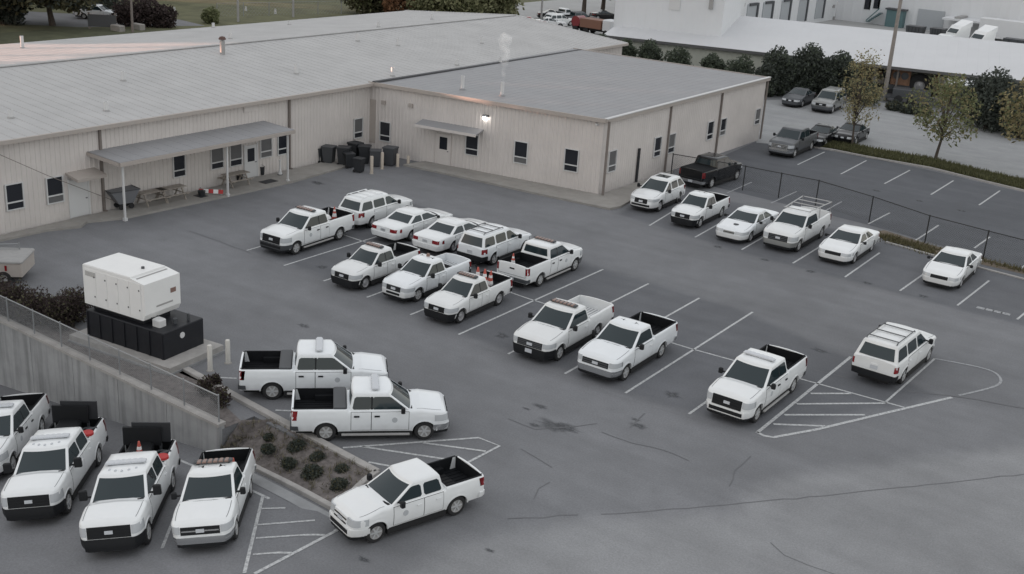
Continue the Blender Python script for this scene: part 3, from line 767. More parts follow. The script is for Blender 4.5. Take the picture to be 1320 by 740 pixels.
m = MB(); m.obox(Vector((BX1-wb_.x+.55, (e0.y+r0.y)/2, EZ+.1)), XP*.16, YP*(r0.y-e0.y)/2, Vector((0,0,.05))); m.build('valley_gutter', mat('valley_dark', (.06,.06,.065), .7), wing, smooth=False)
for px, py, w, h in ((497, 169.5, .85, 1.35), (609, 186.5, .95, 1.4), (672, 196.5, .95, 1.45), (737, 206.5, .95, 1.45)):
    place_window(wing, gp(px, py, C_in, C_cor)-wb_+fo*.02, fd, w, h, fo)
for px, py, w, h in ((788, 207.5, .95, 1.4), (846.5, 189, .95, 1.35), (864.5, 184.5, .95, 1.35), (914.5, 168, 1.0, 1.35), (931, 163.5, .95, 1.3), (975.5, 150, .95, 1.25)):
    place_window(wing, gp(px, py, C_cor, C_far)-wb_+ro*.02, rd, w, h, ro)
p = gp(571, 215, C_in, C_cor)-wb_; place_door(wing, Vector((p.x, p.y, .14)), fd, 1.05, 2.2, fo, M_WALL, True)
p = gp(479, 165, C_in, C_cor)-wb_
m = MB(); m.obox(Vector((p.x, p.y, 2.35)), fd*.38, fo*.05, Vector((0,0,1.6))); m.build('wall_duct', M_WALLT, wing, smooth=False)
for px, py in ((495, 132), (530, 136)):
    p = gp(px, py, C_in, C_cor)-wb_; m = MB(); m.obox(p+fo*.06, fd*.16, fo*.06, Vector((0,0,.14))); m.build('wall_vent', M_WALLT, wing, smooth=False)
for pl, d_, o_, pts in ((C_in, fd, fo, ((782, 204),)), (C_cor, rd, ro, ((861, 170), (927, 150), (984, 140)))):
    for px, py in pts:
        p = gp(px, py, pl, pl+d_*10)-wb_; m = MB(); m.obox(Vector((p.x, p.y, 2.6))+o_*.09, d_*.07, o_*.06, Vector((0,0,2.5))); m.build('downspout', M_SPOUT, wing, smooth=False)
p = gp(821, 211, C_cor, C_far)-wb_; m = MB(); m.obox(Vector((p.x, p.y, 1.3))+ro*.09, rd*.09, ro*.06, Vector((0,0,1.2))); m.build('conduit', M_BINB, wing, smooth=False)
# awning over the wing door
pa_, pb_ = gp(545, 152, C_in, C_cor)-wb_, gp(624, 163, C_in, C_cor)-wb_
m = MB()
for z, o in ((0, 0), ):
    a, b = Vector((pa_.x, pa_.y, 3.15)), Vector((pb_.x, pb_.y, 3.15)); c, d = b+fo*1.1+Vector((0,0,-.22)), a+fo*1.1+Vector((0,0,-.22))
    dz = Vector((0,0,-.10)); m.add([a, b, c, d, a+dz, b+dz, c+dz, d+dz], [(0,3,2,1),(4,5,6,7),(0,1,5,4),(1,2,6,5),(2,3,7,6),(3,0,4,7)])
m.build('door_awning', M_ROOF2, wing, smooth=False)
m = MB(); m.obox((c+d)/2+fo*.03+Vector((0,0,-.07)), (c-d)/2, fo*.025, Vector((0,0,.09))); m.build('fascia', M_WALL, wing, smooth=False)
# lit wall lamp
p = gp(627, 151, C_in, C_cor)
lamp = thing('wall_lamp', 'lit white wall lamp beside the awning on the wing wall', 'lamp', p)
m = MB(); m.obox(fo*.12+Vector((0,0,.1)), fd*.20, fo*.12, Vector((0,0,.07))); m.build('housing', M_BIN, lamp, smooth=False)
m = MB(); m.lathe([(.01,-.17), (.10,-.15), (.17,-.07), (.18,.03)], 12, tuple(fo*.2)); m.build('bulb', M_LAMP, lamp)
# security camera box near corner
p = gp(770, 160, C_in, C_cor); cb = thing('wall_light', 'tiny white fixture high on the wing wall near the corner', 'lamp', p)
m = MB(); m.obox(fo*.1, fd*.07, fo*.1, Vector((0,0,.06))); m.build('housing', M_CAP, cb, smooth=False)
m = MB(); m.obox(fo*.03, fd*.10, fo*.02, Vector((0,0,.10))); m.build('bracket', M_CAP, cb, smooth=False)

# ---- roof pipes
def roofz(x):
    if x < BXR: return EZ+(RZ-EZ)*(x-BX0)/(BXR-BX0)
    return RZ+(EZ-RZ)*(x-BXR)/(BX1+ov-BXR)
def on_roof(px, py, wing_=False):
    z = EZ+.1
    for _ in range(20):
        p = g(px, py, z); z = EZ+.08 if wing_ else max(EZ-.1, roofz(p.x))
    return g(px, py, z)
PIPES = ((29, 62, .75, 'on the far sunlit eave', 0), (159, 104, .45, 'alone halfway down the hall roof', 0), (137, 143, .40, 'low on the hall roof near the left eave', 0), (297, 50, .30, 'just right of the brown capped flue', 0), (275, 36, .3, 'beyond the ridge left of the flue', 0),
         (382, 95, .5, 'low on the hall roof left of the valley', 0), (461, 53, .5, 'upper middle of the hall roof', 0), (513, 59, .45, 'middle of the hall roof right of centre', 0), (488, 35, .35, 'near the ridge of the hall roof', 0), (557, 25, .4, 'at the far end of the ridge', 0), (621, 56, .45, 'right part of the hall roof under the steam', 0),
         (506, 98, .5, 'beside the start of the valley', 0), (589, 84, .3, 'halfway along the valley', 0), (596, 115, .8, 'left one of two tall pipes on the wing roof', 1), (647, 123, .8, 'right tall pipe on the wing roof with the steam', 1), (14, 152, .3, 'at the left picture edge on the hall roof', 0), (645, 81, .3, 'small by the valley beneath the steam', 1), (373, 32, .25, 'beyond the ridge on the far slope', 0))
for px, py, h, where, wg in PIPES:
    p = on_roof(px, py, wg)
    t = thing('vent_pipe', 'white vent pipe ' + where, 'vent pipe', p, 0, 'vent pipes on the roofs')
    MB().lathe([(.13,-.1), (.13,h+.15), (.10,h+.15), (.10,h)], 10).build('pipe', M_CAP, t)
    MB().lathe([(.22,-.06), (.20,.03), (.105,.10)], 10).build('flashing', M_POLE if not wg else M_ROOF2, t)
p = on_roof(287, 70); t = thing('flue', 'tall metal flue with a brown cap standing near the hall ridge', 'chimney', p)
MB().lathe([(.19,-.1), (.19,1.0), (.16,1.0), (.16,.9)], 12).build('pipe', M_POLE, t)
MB().lathe([(.02,1.32), (.18,1.28), (.27,1.16), (.27,1.08), (.02,1.06)], 12).build('cap', mat('flue_cap', (.10,.055,.045), .7), t)

# ---- steam from the wing pipe
p = on_roof(647, 123, 1)
m = MB(); pts = [p+Vector((0,0,.82)), p+Vector((.02,.02,1.5)), p+Vector((.06,.05,2.3)), p+Vector((.02,.1,3.1)), p+Vector((-.25,.3,3.9)), p+Vector((-.4,.3,4.3))]
m.tube(pts, [.06, .16, .26, .36, .55, .1], 12)
st = m.build('steam', None or M_CAP)
sm = bpy.data.materials.new('steam'); sm.use_nodes = True; nt = sm.node_tree; nt.nodes.clear()
out = nt.nodes.new('ShaderNodeOutputMaterial'); pv = nt.nodes.new('ShaderNodeVolumePrincipled'); pv.inputs['Color'].default_value = (.99,.985,.98,1)
tcn = nt.nodes.new('ShaderNodeTexCoord'); nz = nt.nodes.new('ShaderNodeTexNoise'); nz.inputs['Scale'].default_value = 1.6; nz.inputs['Detail'].default_value = 3
mr = nt.nodes.new('ShaderNodeMapRange'); mr.inputs[1].default_value = .42; mr.inputs[2].default_value = .65; mr.inputs[3].default_value = 0; mr.inputs[4].default_value = 1.7
nt.links.new(tcn.outputs['Object'], nz.inputs['Vector']); nt.links.new(nz.outputs[0], mr.inputs[0]); nt.links.new(mr.outputs[0], pv.inputs['Density']); nt.links.new(pv.outputs[0], out.inputs['Volume'])
st.data.materials.clear(); st.data.materials.append(sm)
tag(st, 'thin white wisp of steam rising from the right tall pipe', 'steam', kind='stuff')

# ================================================================== VEHICLES
def interp(tab, x):
    if x <= tab[0][0]: return tab[0][1]
    for (a, u), (b, v) in zip(tab, tab[1:]):
        if x <= b: return u+(v-u)*(x-a)/(b-a) if b > a else v
    return tab[-1][1]
def smooth_tab(tab, n=6):                               # rounded version of a broken line
    P = [Vector((a, b, 0)) for a, b in tab]
    return [(p.x, p.y) for p in cr(P, n)]

class Car:
    """body lofted from cross sections; x forward, origin on the ground midway between the axles"""
    def __init__(s, **k):
        s.__dict__.update(dict(L=5.8, W=2.0, H=1.92, wb=3.6, fo=.95, R=.38, tw=.26, sill=.36, rail=.09, bed=None, floor=.85,
            hood=1.2, nose=1.08, belt=1.22, nose_c=.46, nose_r=.25, tail_c=.05, tail_r=.05, rake=.14, tumble=.15, cab='ext', paint=M_WHITE,
            bump_f=M_WHITE, bump_r=M_CHROME, grille=M_BLACK, gz=(.68, 1.02), gw=.62, hz=(.80, 1.02), bz=(.40, .66), steel=False, liner=None, lightbar=None, rack=False, sunroof=False,
            mirror=M_BLACK, tz=(.85, 1.22), emblem=True, clear=None, tonneau=False, bars=3, gl=M_GLASS, toolbox=False, plate=False, beacon=False, steps=False, flare=.022, hoodmark=False))
        s.__dict__.update(k)
        s.xa = s.wb/2; s.xf = s.xa+s.fo; s.xr = s.xf-s.L
        s.parts = []
        s.make()
    # -- surfaces
    def hw(s, x):
        w = s.W/2
        cowl = s.xf_bot
        if x > cowl: w -= .035*((x-cowl)/(s.xf-cowl))**1.5
        if x < s.xr+1.2: w -= .02*((s.xr+1.2-x)/1.2)
        w += s.flare*(math.exp(-((abs(x)-s.xa)/(s.R+.12))**2*1.6)-.5)
        if x > s.xf-s.nose_c:
            t = min(1, (x-(s.xf-s.nose_c))/s.nose_c); w -= s.nose_r*(1-math.sqrt(max(0, 1-t*t)))
        if x < s.xr+s.tail_c:
            t = min(1, (s.xr+s.tail_c-x)/s.tail_c); w -= s.tail_r*(1-math.sqrt(max(0, 1-t*t)))
        return w
    def sf(s, z):
        q = z/s.belt
        return interp([(0, .90), (.28, .935), (.42, .975), (.60, .998), (.76, 1.002), (.83, 1.0), (.865, .984), (.93, .978), (1.0, .962), (1.2, .952)], q)
    def dx(s, x, z):                                     # nose and tail lean
        r = 0
        if x > s.xf-.35: r -= s.rake*max(0, z-.55)*((x-(s.xf-.35))/.35)
        if s.tail_lean and x < s.xr+.35: r += s.tail_lean*max(0, z-.55)*((s.xr+.35-x)/.35)
        return r
    def xnose(s, y, z, e=0):
        w0 = s.hw(s.xf-s.nose_c)*s.sf(z); a = abs(y)
        if a <= w0-s.nose_r: x = s.xf
        else:
            q = 1-min(1, max(0, (a-(w0-s.nose_r))/s.nose_r)); x = s.xf-s.nose_c+s.nose_c*math.sqrt(max(0, 1-(1-q)**2))
        return x+s.dx(x, z)+e
    def xtail(s, y, z, e=0):
        w0 = s.hw(s.xr+s.tail_c)*s.sf(z); a = abs(y)
        if a <= w0-s.tail_r: x = s.xr
        else:
            q = 1-min(1, max(0, (a-(w0-s.tail_r))/s.tail_r)); x = s.xr+s.tail_c-s.tail_c*math.sqrt(max(0, 1-(1-q)**2))
        return x+s.dx(x, z)-e
    def nose_patch(s, mb, y0, y1, z0, z1, e=.012, th=.05, n=8, tail=False, nz=2):
        rows = []
        for j in range(nz+1):
            z = z0+(z1-z0)*j/nz
            wmax = s.hw((s.xr+s.tail_c) if tail else (s.xf-s.nose_c))*s.sf(z)+e*.6
            r = []
            for i in range(n+1):
                y = y0+(y1-y0)*i/n; yc = max(-wmax, min(wmax, y))
                x = s.xtail(yc, z, e) if tail else s.xnose(yc, z, e)
                if abs(y) > wmax:                        # wrap round the corner on to the flank
                    x += (abs(y)-wmax)*(1 if tail else -1); yc = math.copysign(wmax+.004, y)
                r.append((x, yc, z))
            rows.append(r)
        if tail: rows = [r[::-1] for r in rows]
        mb.slab(rows, (th if tail else -th, 0, 0))
    def side_patch(s, mb, x0, x1, z0, z1, sgn, e=.012, th=.03, nx=4, nz=5):
        rows = []
        for j in range(nz+1):
            z = z0+(z1-z0)*j/nz
            rows.append([(x0+(x1-x0)*i/nx, sgn*(s.hw(x0+(x1-x0)*i/nx)*s.sf(z)+e), z) for i in range(nx+1)])
        if sgn > 0: rows = [r[::-1] for r in rows]
        mb.slab(rows, (0, -sgn*th, 0))
    def add(s, name, mb, mats, parent=None, loc=None, smooth=True, ang=32):
        me = mb if isinstance(mb, bpy.types.Mesh) else mb.mesh(name, mats, smooth, ang)
        s.parts.append((name, me, parent, loc)); return len(s.parts)-1
    # -- greenhouse
    def gpt(s, t, u, k):                                 # t height 0..1; returns x range and half width
        return s.xb_bot+(s.xb_top-s.xb_bot)*t, s.xf_bot+(s.xf_top-s.xf_bot)*t, s.hb+(s.ht-s.hb)*t
    def bow(s, y, w): return .14*(1-(y/w)**2)-.14
    def ring(s, t, z, inset=0.0):
        xb, xf, w = s.gpt(t, 0, 0)
        xb += inset; xf -= inset; w -= inset
        pts = []
        for i in range(9):                               # windshield edge left to right
            y = w*(1-i/4); pts.append((xf+s.bow(y, w)*1.0, y, z))
        for i in range(1, 6): pts.append((xf-.14+(xb+.05-xf+.14)*i/6, -w*(1 if i else 1), z))
        for i in range(7):
            y = -w*(1-i/3); pts.append((xb+.05*(y/w)**2, y, z))
        for i in range(1, 6): pts.append((xb+.05+(xf-.14-xb-.05)*i/6, w, z))
        return pts
    def make_cab(s):
        z0, z1 = s.belt-.02, s.H-.12
        rings = [s.ring(0, z0), s.ring(.5, z0+(z1-z0)*.5), s.ring(.93, z0+(z1-z0)*.93), s.ring(1, z1), s.ring(1, s.H-.082, .014), s.ring(1, s.H-.052, .045), s.ring(1, s.H-.030, .105), s.ring(1, s.H-.012, .25), s.ring(1, s.H, .5)]
        m = MB(); n = len(rings[0])
        m.add([p for r in rings for p in r], [(i*n+k, (i+1)*n+k, (i+1)*n+(k+1)%n, i*n+(k+1)%n) for i in range(len(rings)-1) for k in range(n)]+[tuple(range((len(rings)-1)*n+n-1, (len(rings)-1)*n-1, -1))])
        s.cab_z = (z0, z1)
        s.add('cab', m, s.paint, ang=40)
    def zt(s, t): return s.cab_z[0]+(s.cab_z[1]-s.cab_z[0])*t
    def ws(s, front=True, t0=.07, t1=.95, name='windshield', fr=.90):
        rows = []
        for j in range(5):
            t = t0+(t1-t0)*j/4; xb, xf, w = s.gpt(t, 0, 0); r = []
            for i in range(9):
                y = w*fr*(1-i/4)
                x = xf+s.bow(y, w)+.010 if front else xb+.05*(y/w)**2-.010
                r.append((x, y if front else -y, s.zt(t)))
            rows.append(r[::-1] if front else r[::-1])
        m = MB(); m.slab(rows, (-.018 if front else .018, 0, 0)); s.add(name, m, s.gl)
    def side_win(s, x0b, x1b, x0t, x1t, sgn, t0=.10, t1=.88, name='side_window'):
        def P(x, t):
            return (x, sgn*(s.gpt(t, 0, 0)[2]+.008), s.zt(t))
        c = [(x0b, t0), (x1b, t0), (x1t, t1), (x0t, t1)]; pts = []
        for i in range(4):
            a, b, d = Vector(c[i]), Vector(c[i-1]), Vector(c[(i+1) % 4])
            pts += [a.lerp(b, min(.25, .06/max(.08, abs(a.x-b.x)+abs(a.y-b.y)*.5))), a.lerp(d, min(.25, .06/max(.08, abs(a.x-d.x)+abs(a.y-d.y)*.5)))]
        pts = [P(q[0], q[1]) for q in pts]
        if sgn > 0: pts = pts[::-1]
        m = MB(); m.poly(pts, (0, -sgn*.016, 0)); return s.add(name, m, s.gl, smooth=False)
    def make(s):
        body = s.bodytype
        xa, xf, xr = s.xa, s.xf, s.xr
        s.tail_lean = getattr(s, 'tail_lean', 0)
        R = s.R; Ra = R+.07
        s.hb = s.W/2*.965-.045; s.ht = s.hb-s.tumble
        deck = s.deck
        zdeck = lambda x: interp(deck, x)
        def low(x):
            z = s.sill+(.06 if abs(x) > xa+Ra else 0)
            for ax in (xa, -xa):
                d = abs(x-ax)
                if d < Ra: z = max(z, R+math.sqrt(Ra*Ra-d*d)*.97)
            return z
        st = set()
        for k in range(9): st.add(round(xf-s.nose_c*(1-math.sin(math.pi/2*k/8)), 4)); st.add(round(xr+s.tail_c*(1-math.sin(math.pi/2*k/8)), 4))
        for ax in (xa, -xa):
            for k in range(15): st.add(round(ax+Ra*math.cos(math.pi*k/14), 4))
            st.add(ax+Ra+.003); st.add(ax-Ra-.003)
        for x, z in deck: st.add(round(x, 4))
        x = xr
        while x < xf: st.add(round(x, 3)); x += .22
        b0 = b1 = None
        if s.bed:
            b0, b1 = xr+.075, xr+.075+s.bed
            for b in (b0, b1): st.add(b-.003); st.add(b+.003)
        st = sorted(q for q in st if xr-1e-6 <= q <= xf+1e-6)
        st = [q for i, q in enumerate(st) if i == 0 or q-st[i-1] > .0025]
        def inbed(x): return s.bed and b0 < x < b1
        NR = 7
        rows = []
        for x in st:
            h = s.hw(x); zt_ = zdeck(x); zl = min(low(x), zt_-.12); left = []
            for j in range(NR+1):
                z = zl+(zt_-.06-zl)*j/NR; left.append((x+s.dx(x, z), h*s.sf(z), z))
            ht = h*s.sf(zt_)
            left.append((x+s.dx(x, zt_), ht-.010, zt_-.022)); left.append((x+s.dx(x, zt_), ht-.042, zt_))
            ri = ht-s.rail
            crown = s.crown if x > s.xf_bot-.1 else s.crown*.7
            fade = min(1, max(.0, (xf-x)/.25)); crown *= fade
            if inbed(x):
                left += [(x, ri, zt_), (x, ri-.002, s.floor), (x, ri*.5, s.floor)]; cen = (x, 0, s.floor)
            else:
                d_ = s.dx(x, zt_); left += [(x+d_, ri, zt_+crown*.25), (x+d_, ri-.002, zt_+crown*.26), (x+d_, ri*.5, zt_+crown*.8)]; cen = (x+d_, 0, zt_+crown)
            rows.append(left+[cen]+[(p[0], -p[1], p[2]) for p in left[::-1]])
        m = MB(); m.grid([r[::-1] for r in rows]); nc = len(rows[0])
        for r, flip in ((rows[0], False), (rows[-1], True)):
            v = list(r); f = [(j, j+1, nc-2-j, nc-1-j) for j in range(nc//2)]
            f = [tuple(dict.fromkeys(q)) for q in f]; m.add(v, [q if flip else q[::-1] for q in f if len(q) > 2])
        s.add('body', m, s.paint, ang=38)
        s.make_cab()
        s.ws(True); s.ws(False, .30 if s.bed else .12, .90, 'rear_window', .84)
        # windows and doors
        xb = lambda t: s.gpt(t, 0, 0)[0]; xfr = lambda t: s.gpt(t, 0, 0)[1]-.14
        for sgn in (1, -1):
            if s.cab == 'ext' and len(s.win) == 2 and s.bed:
                xm = (s.win[0][1]+s.win[1][0])/2; m = MB(); P = lambda x, t: (x, sgn*(s.gpt(t, 0, 0)[2]+.005), s.zt(t)); q = [P(xm-.05, .10), P(xm+.05, .10), P(xm+.05, .87), P(xm-.05, .87)]; m.poly(q if sgn < 0 else q[::-1], (0, -sgn*.012, 0)); s.add('door_pillar', m, M_BLACK, smooth=False)
            segs = s.win                                    # list of (x_rear, x_front) ; None means follow the pillar
            for a, b in segs:
                t0, t1 = .10, .87
                x0b = xb(t0)+.12 if a is None else a; x0t = xb(t1)+.14 if a is None else a+.02
                x1b = xfr(t0)-.06 if b is None else b; x1t = xfr(t1)-.05 if b is None else b
                s.side_win(x0b, x1b, x0t, x1t, sgn, t0, t1)
            for a, b in s.doors:
                d = MB(); s.side_patch(d, a-.016, b+.016, s.sill+.085, s.belt-.035, sgn, .004, .02); s.add('door_gap', d, M_BLACK, smooth=False)
                d = MB(); s.side_patch(d, a, b, s.sill+.10, s.belt-.045, sgn, .010, .03)
                di = s.add('door', d, s.paint, ang=50)
                h = MB(); hx = a+.10; hz = s.belt-.20; yy = sgn*(s.hw(hx+.1)*s.sf(hz)+.016)
                h.rbox(hx, hx+.20, min(yy, yy+sgn*.03), max(yy, yy+sgn*.03), hz-.03, hz+.03, .008); s.add('door_handle', h, s.hmat, di)
            if s.seal and sgn:
                q = s.doors[0]; cx_, cz_ = q[0]+(q[1]-q[0])*.62, s.belt-.36; yy = sgn*(s.hw(cx_)*s.sf(cz_)+.013)
                h = MB(); h.lathe([(.001, sgn*.006), (.105, sgn*.006), (.105, -sgn*.006)], 14, (cx_, yy, cz_), 'y'); s.add('door_seal', h, mat('seal_grey', (.46, .48, .50), .5), smooth=False)
            # mirrors
            mx = s.xf_bot-.42; my = s.hb+.02
            h = MB(); h.obox((mx+.02, sgn*(my+.07), s.belt+.08), (.03, 0, 0), (0, .09, 0), (0, 0, .025)); y0, y1 = sorted((sgn*(my+.11), sgn*(my+.11+s.mw)))
            h.rbox(mx-.06, mx+.09, y0, y1, s.belt-.01, s.belt-.01+s.mh, .03); s.add('mirror', h, s.mirror)
        # nose
        g0, g1 = s.gz
        m = MB(); s.nose_patch(m, -s.gw, s.gw, g0, g1, .016, .05); gi = s.add('grille', m, s.grille, smooth=False)
        m = MB()
        for k in range(s.bars):
            z = g0+(g1-g0)*(k+.75)/(s.bars+.5); s.nose_patch(m, -s.gw*.95, s.gw*.95, z-.022, z+.022, .030, .03, nz=1)
        if s.bars: s.add('grille_bar', m, s.barm, gi, smooth=False)
        if s.emblem:
            m = MB(); ez = (g0+g1)/2; s.nose_patch(m, -.13, .13, ez-.055, ez+.055, .040, .03, 4, nz=1); s.add('emblem', m, M_CLEAR, gi, smooth=False)
        h0, h1 = s.hz
        for sgn in (1, -1):
            m = MB(); w0 = s.W/2; a, b = sorted((sgn*(s.gw+.03), sgn*(w0+.05))); s.nose_patch(m, a, b, h0, h1, .014, .04); s.add('headlight', m, M_HEAD)
        m = MB(); s.nose_patch(m, -s.W/2-.03, s.W/2+.03, s.bz[0], s.bz[1], s.bo, .12, 16, nz=3); fb = s.add('front_bumper', m, s.bump_f)
        if s.intake:
            m = MB(); s.nose_patch(m, -s.intake, s.intake, s.bz[0]+.05, s.bz[1]-.06, s.bo+.008, .03); s.add('air_intake', m, M_BLACK, fb, smooth=False)
        m = MB(); s.nose_patch(m, -s.W/2+.06, s.W/2-.06, s.bz[0]-.13, s.bz[0]-.004, s.bo-.03, .12, 12, nz=1); s.add('valance', m, M_BLACK, fb, smooth=False)
        if s.plate:
            m = MB(); s.nose_patch(m, -.16, .16, s.bz[0]+.06, s.bz[0]+.22, s.bo+.02, .02, 2, nz=1); s.add('license_plate', m, M_CLEAR, fb, smooth=False)
        # tail
        t0, t1 = s.tz
        for sgn in (1, -1):
            m = MB(); w0 = s.W/2; a, b = sorted((sgn*(w0-s.tlw), sgn*(w0+.10))); s.nose_patch(m, a, b, t0, t1, .012, .03, 6, True); s.add('tail_light', m, M_TAIL)
        m = MB(); s.nose_patch(m, -s.W/2+s.tlw+.03, s.W/2-s.tlw-.03, s.tgz[0], s.tgz[1], .010, .03, 6, True); ti = s.add('tailgate' if body != 'sedan' else 'boot_lid', m, s.paint)
        m = MB(); s.nose_patch(m, -.14, .14, s.tgz[1]-.20, s.tgz[1]-.13, .03, .03, 2, True); s.add('handle', m, s.hmat, ti, smooth=False)
        m = MB(); s.nose_patch(m, -s.W/2-.08, s.W/2+.08, s.rbz[0], s.rbz[1], s.bo+.03, .16, 12, True, 3); rb = s.add('rear_bumper', m, s.bump_r)
        m = MB(); pz = s.rbz[0]+.02 if s.bed else s.tgz[0]+.03; s.nose_patch(m, -.16, .16, pz, pz+.15, (s.bo+.05) if s.bed else .03, .02, 2, True, 1); s.add('license_plate', m, M_CLEAR, rb, smooth=False)
        # underbody and wheels
        m = MB(); m.box(xr+.15, xf-.25, -s.W/2+s.tw+.10, s.W/2-s.tw-.10, .20, s.sill+.34); m.box(-xa+Ra, xa-Ra, -s.W/2+.04, s.W/2-.04, s.sill-.19, s.sill+.04)  # boxes drawn low and wide to deepen the shadow under the body
        for ax in (xa, -xa): m.box(ax-Ra, ax+Ra, -s.W/2+s.tw+.06, s.W/2-s.tw-.06, .3, R+Ra-.02)
        s.add('chassis', m, M_UNDER, smooth=False)
        hwid = s.tw/2; tp = [(R*.64, -hwid), (R*.90, -hwid), (R*.98, -hwid*.8), (R, -hwid*.55), (R, hwid*.55), (R*.98, hwid*.8), (R*.90, hwid), (R*.64, hwid)]
        tyre = MB().lathe(tp, 24, axis='y').mesh('wheel', M_TYRE)
        rims = {}
        for sgn in (1, -1):
            rm = MB(); o = sgn*hwid
            rm.lathe([(R*.66, o*.95), (R*.62, o*1.0), (R*.58, o*.72), (R*.30, o*.60), (R*.22, o*.86), (.001, o*.92)], 20, axis='y', mi=1 if not s.steel else 0)
            if not s.steel:
                for k in range(6):
                    a = 2*math.pi*k/6; cx, cz = math.cos(a), math.sin(a)
                    rm.obox((cx*R*.40, o*.84, cz*R*.40), (cx*R*.21, 0, cz*R*.21), (0, abs(o)*.10, 0), (-cz*R*.075, 0, cx*R*.075), 0)
                rm.lathe([(R*.20, o*.80), (R*.17, o*.98), (.001, o*1.0)], 12, axis='y', mi=0)
            rims[sgn] = rm.mesh('rim', [M_STEELW if s.steel else M_RIM, M_STEELW if s.steel else M_POLE])
        for ax in (xa, -xa):
            for sgn in (1, -1):
                wi = s.add('wheel', tyre, None, None, (ax, sgn*(s.W/2-hwid-.035), R)); s.add('rim', rims[sgn], None, wi)
        # fender lips
        for ax in (xa, -xa):
            for sgn in (1, -1):
                rows = []
                for r_ in (Ra-.005, Ra+.045):
                    rr = []
                    for k in range(13):
                        a = math.pi*(k/12); x = ax+r_*math.cos(a); z = max(s.sill+.02, R+r_*math.sin(a)*.97); rr.append((x, sgn*(s.hw(x)*s.sf(z)+.014), z))
                    rows.append(rr if sgn < 0 else rr[::-1])
                m = MB(); m.slab(rows, (0, -sgn*.09, 0)); s.add('fender_lip', m, s.liplab or s.paint)
        if s.steps:
            for sgn in (1, -1):
                m = MB(); y0, y1 = sorted((sgn*(s.W/2-.10), sgn*(s.W/2+.03))); m.rbox(-xa+Ra+.12, xa-Ra-.10, y0, y1, s.sill-.10, s.sill-.03, .02); s.add('running_board', m, M_POLE)
        for sgn in (1, -1):
            rows = []; x0_, x1_ = s.xf_bot+.12, xf-.30
            for k in range(7):
                x = x0_+(x1_-x0_)*k/6; zt_ = zdeck(x); y = s.hw(x)*s.sf(zt_)-s.rail-.03; z = zt_+s.crown*.30+.006; rows.append([(x+s.dx(x, zt_), sgn*(y-.008), z), (x+s.dx(x, zt_), sgn*(y+.008), z)])
            m = MB(); m.grid(rows if sgn < 0 else [r[::-1] for r in rows]); s.add('hood_gap', m, M_BIN, smooth=False)
        if s.bed:
            m = MB(); s.nose_patch(m, -s.W/2+s.tlw+.01, s.W/2-s.tlw-.01, s.tgz[0]-.02, s.tgz[1]-.004, .004, .03, 6, True); s.add('tailgate_gap', m, M_BIN, smooth=False)
        # cowl with wipers
        m = MB(); rows = []
        for j, (tt, e) in enumerate(((-.02, .10), (.05, .035))):
            x_, f_, w = s.gpt(max(0, tt), 0, 0); rows.append([(f_+s.bow(w*.88*(1-i/4), w)+e, w*.88*(1-i/4), s.belt+(.012+s.crown*.8*(1-abs(1-i/4)**2) if j == 0 else .045)) for i in range(9)][::-1])
        m.slab(rows, (0, 0, -.03)); s.add('cowl', m, M_BLACK, smooth=False)
        if s.bed and s.liner:
            e = .012; h = s.hw(0)*.955-s.rail; z0, z1 = s.floor+.012, zdeck(b0+.3)+.006
            x0, x1 = b0+e, b1-e; w = h-e; m = MB()
            def inner(p): m.add(p, [(0, 1, 2, 3)])
            inner([(x0,-w,z0),(x1,-w,z0),(x1,w,z0),(x0,w,z0)]); inner([(x0,-w,z0),(x0,-w,z1),(x1,-w,z1),(x1,-w,z0)]); inner([(x0,w,z0),(x1,w,z0),(x1,w,z1),(x0,w,z1)])
            inner([(x0,-w,z0),(x0,w,z0),(x0,w,z1),(x0,-w,z1)]); inner([(x1,-w,z0),(x1,-w,z1),(x1,w,z1),(x1,w,z0)])
            for y in [(-.6+.2*k) for k in range(7)]: m.box(x0+.03, x1-.03, y-.03, y+.03, z0, z0+.022)
            for sgn in (1, -1):
                m.box(-xa-.42, -xa+.42, min(sgn*w, sgn*(w-.20)), max(sgn*w, sgn*(w-.20)), z0, z0+.24)
                m.box(x0, x1, min(sgn*(w-.01), sgn*(w+.06)), max(sgn*(w-.01), sgn*(w+.06)), z1, z1+.014)
            m.box(x0-.06, x0+.01, -w, w, z1, z1+.014)
            s.add('bed_liner', m, s.liner, smooth=False)
        elif s.bed:
            h = s.hw(0)*.955-s.rail-.01; m = MB()
            for sgn in (1, -1): m.box(-xa-.42, -xa+.42, min(sgn*h, sgn*(h-.20)), max(sgn*h, sgn*(h-.20)), s.floor+.002, s.floor+.25)
            for k in range(9): m.box(b0+.05, b1-.05, -.64+.16*k-.03, -.64+.16*k+.03, s.floor+.002, s.floor+.02)
            s.add('bed_floor', m, mat('bed_paint_worn', (.38, .39, .40), .6, noise=.25, nscale=3), smooth=False)
        if s.tonneau:
            h = s.hw(0)*.955-.03; z1 = zdeck(b0+.3); m = MB(); m.rbox(b0-.05, b1, -h, h, z1+.006, z1+.045, .03); s.add('bed_cover', m, M_LINER)
        if s.toolbox:
            h = s.hw(0)*.955-.03; z1 = zdeck(b0+.3); m = MB(); m.rbox(b1-.50, b1-.02, -h, h, z1-.3, z1+.07, .03); s.add('tool_box', m, M_BIN)
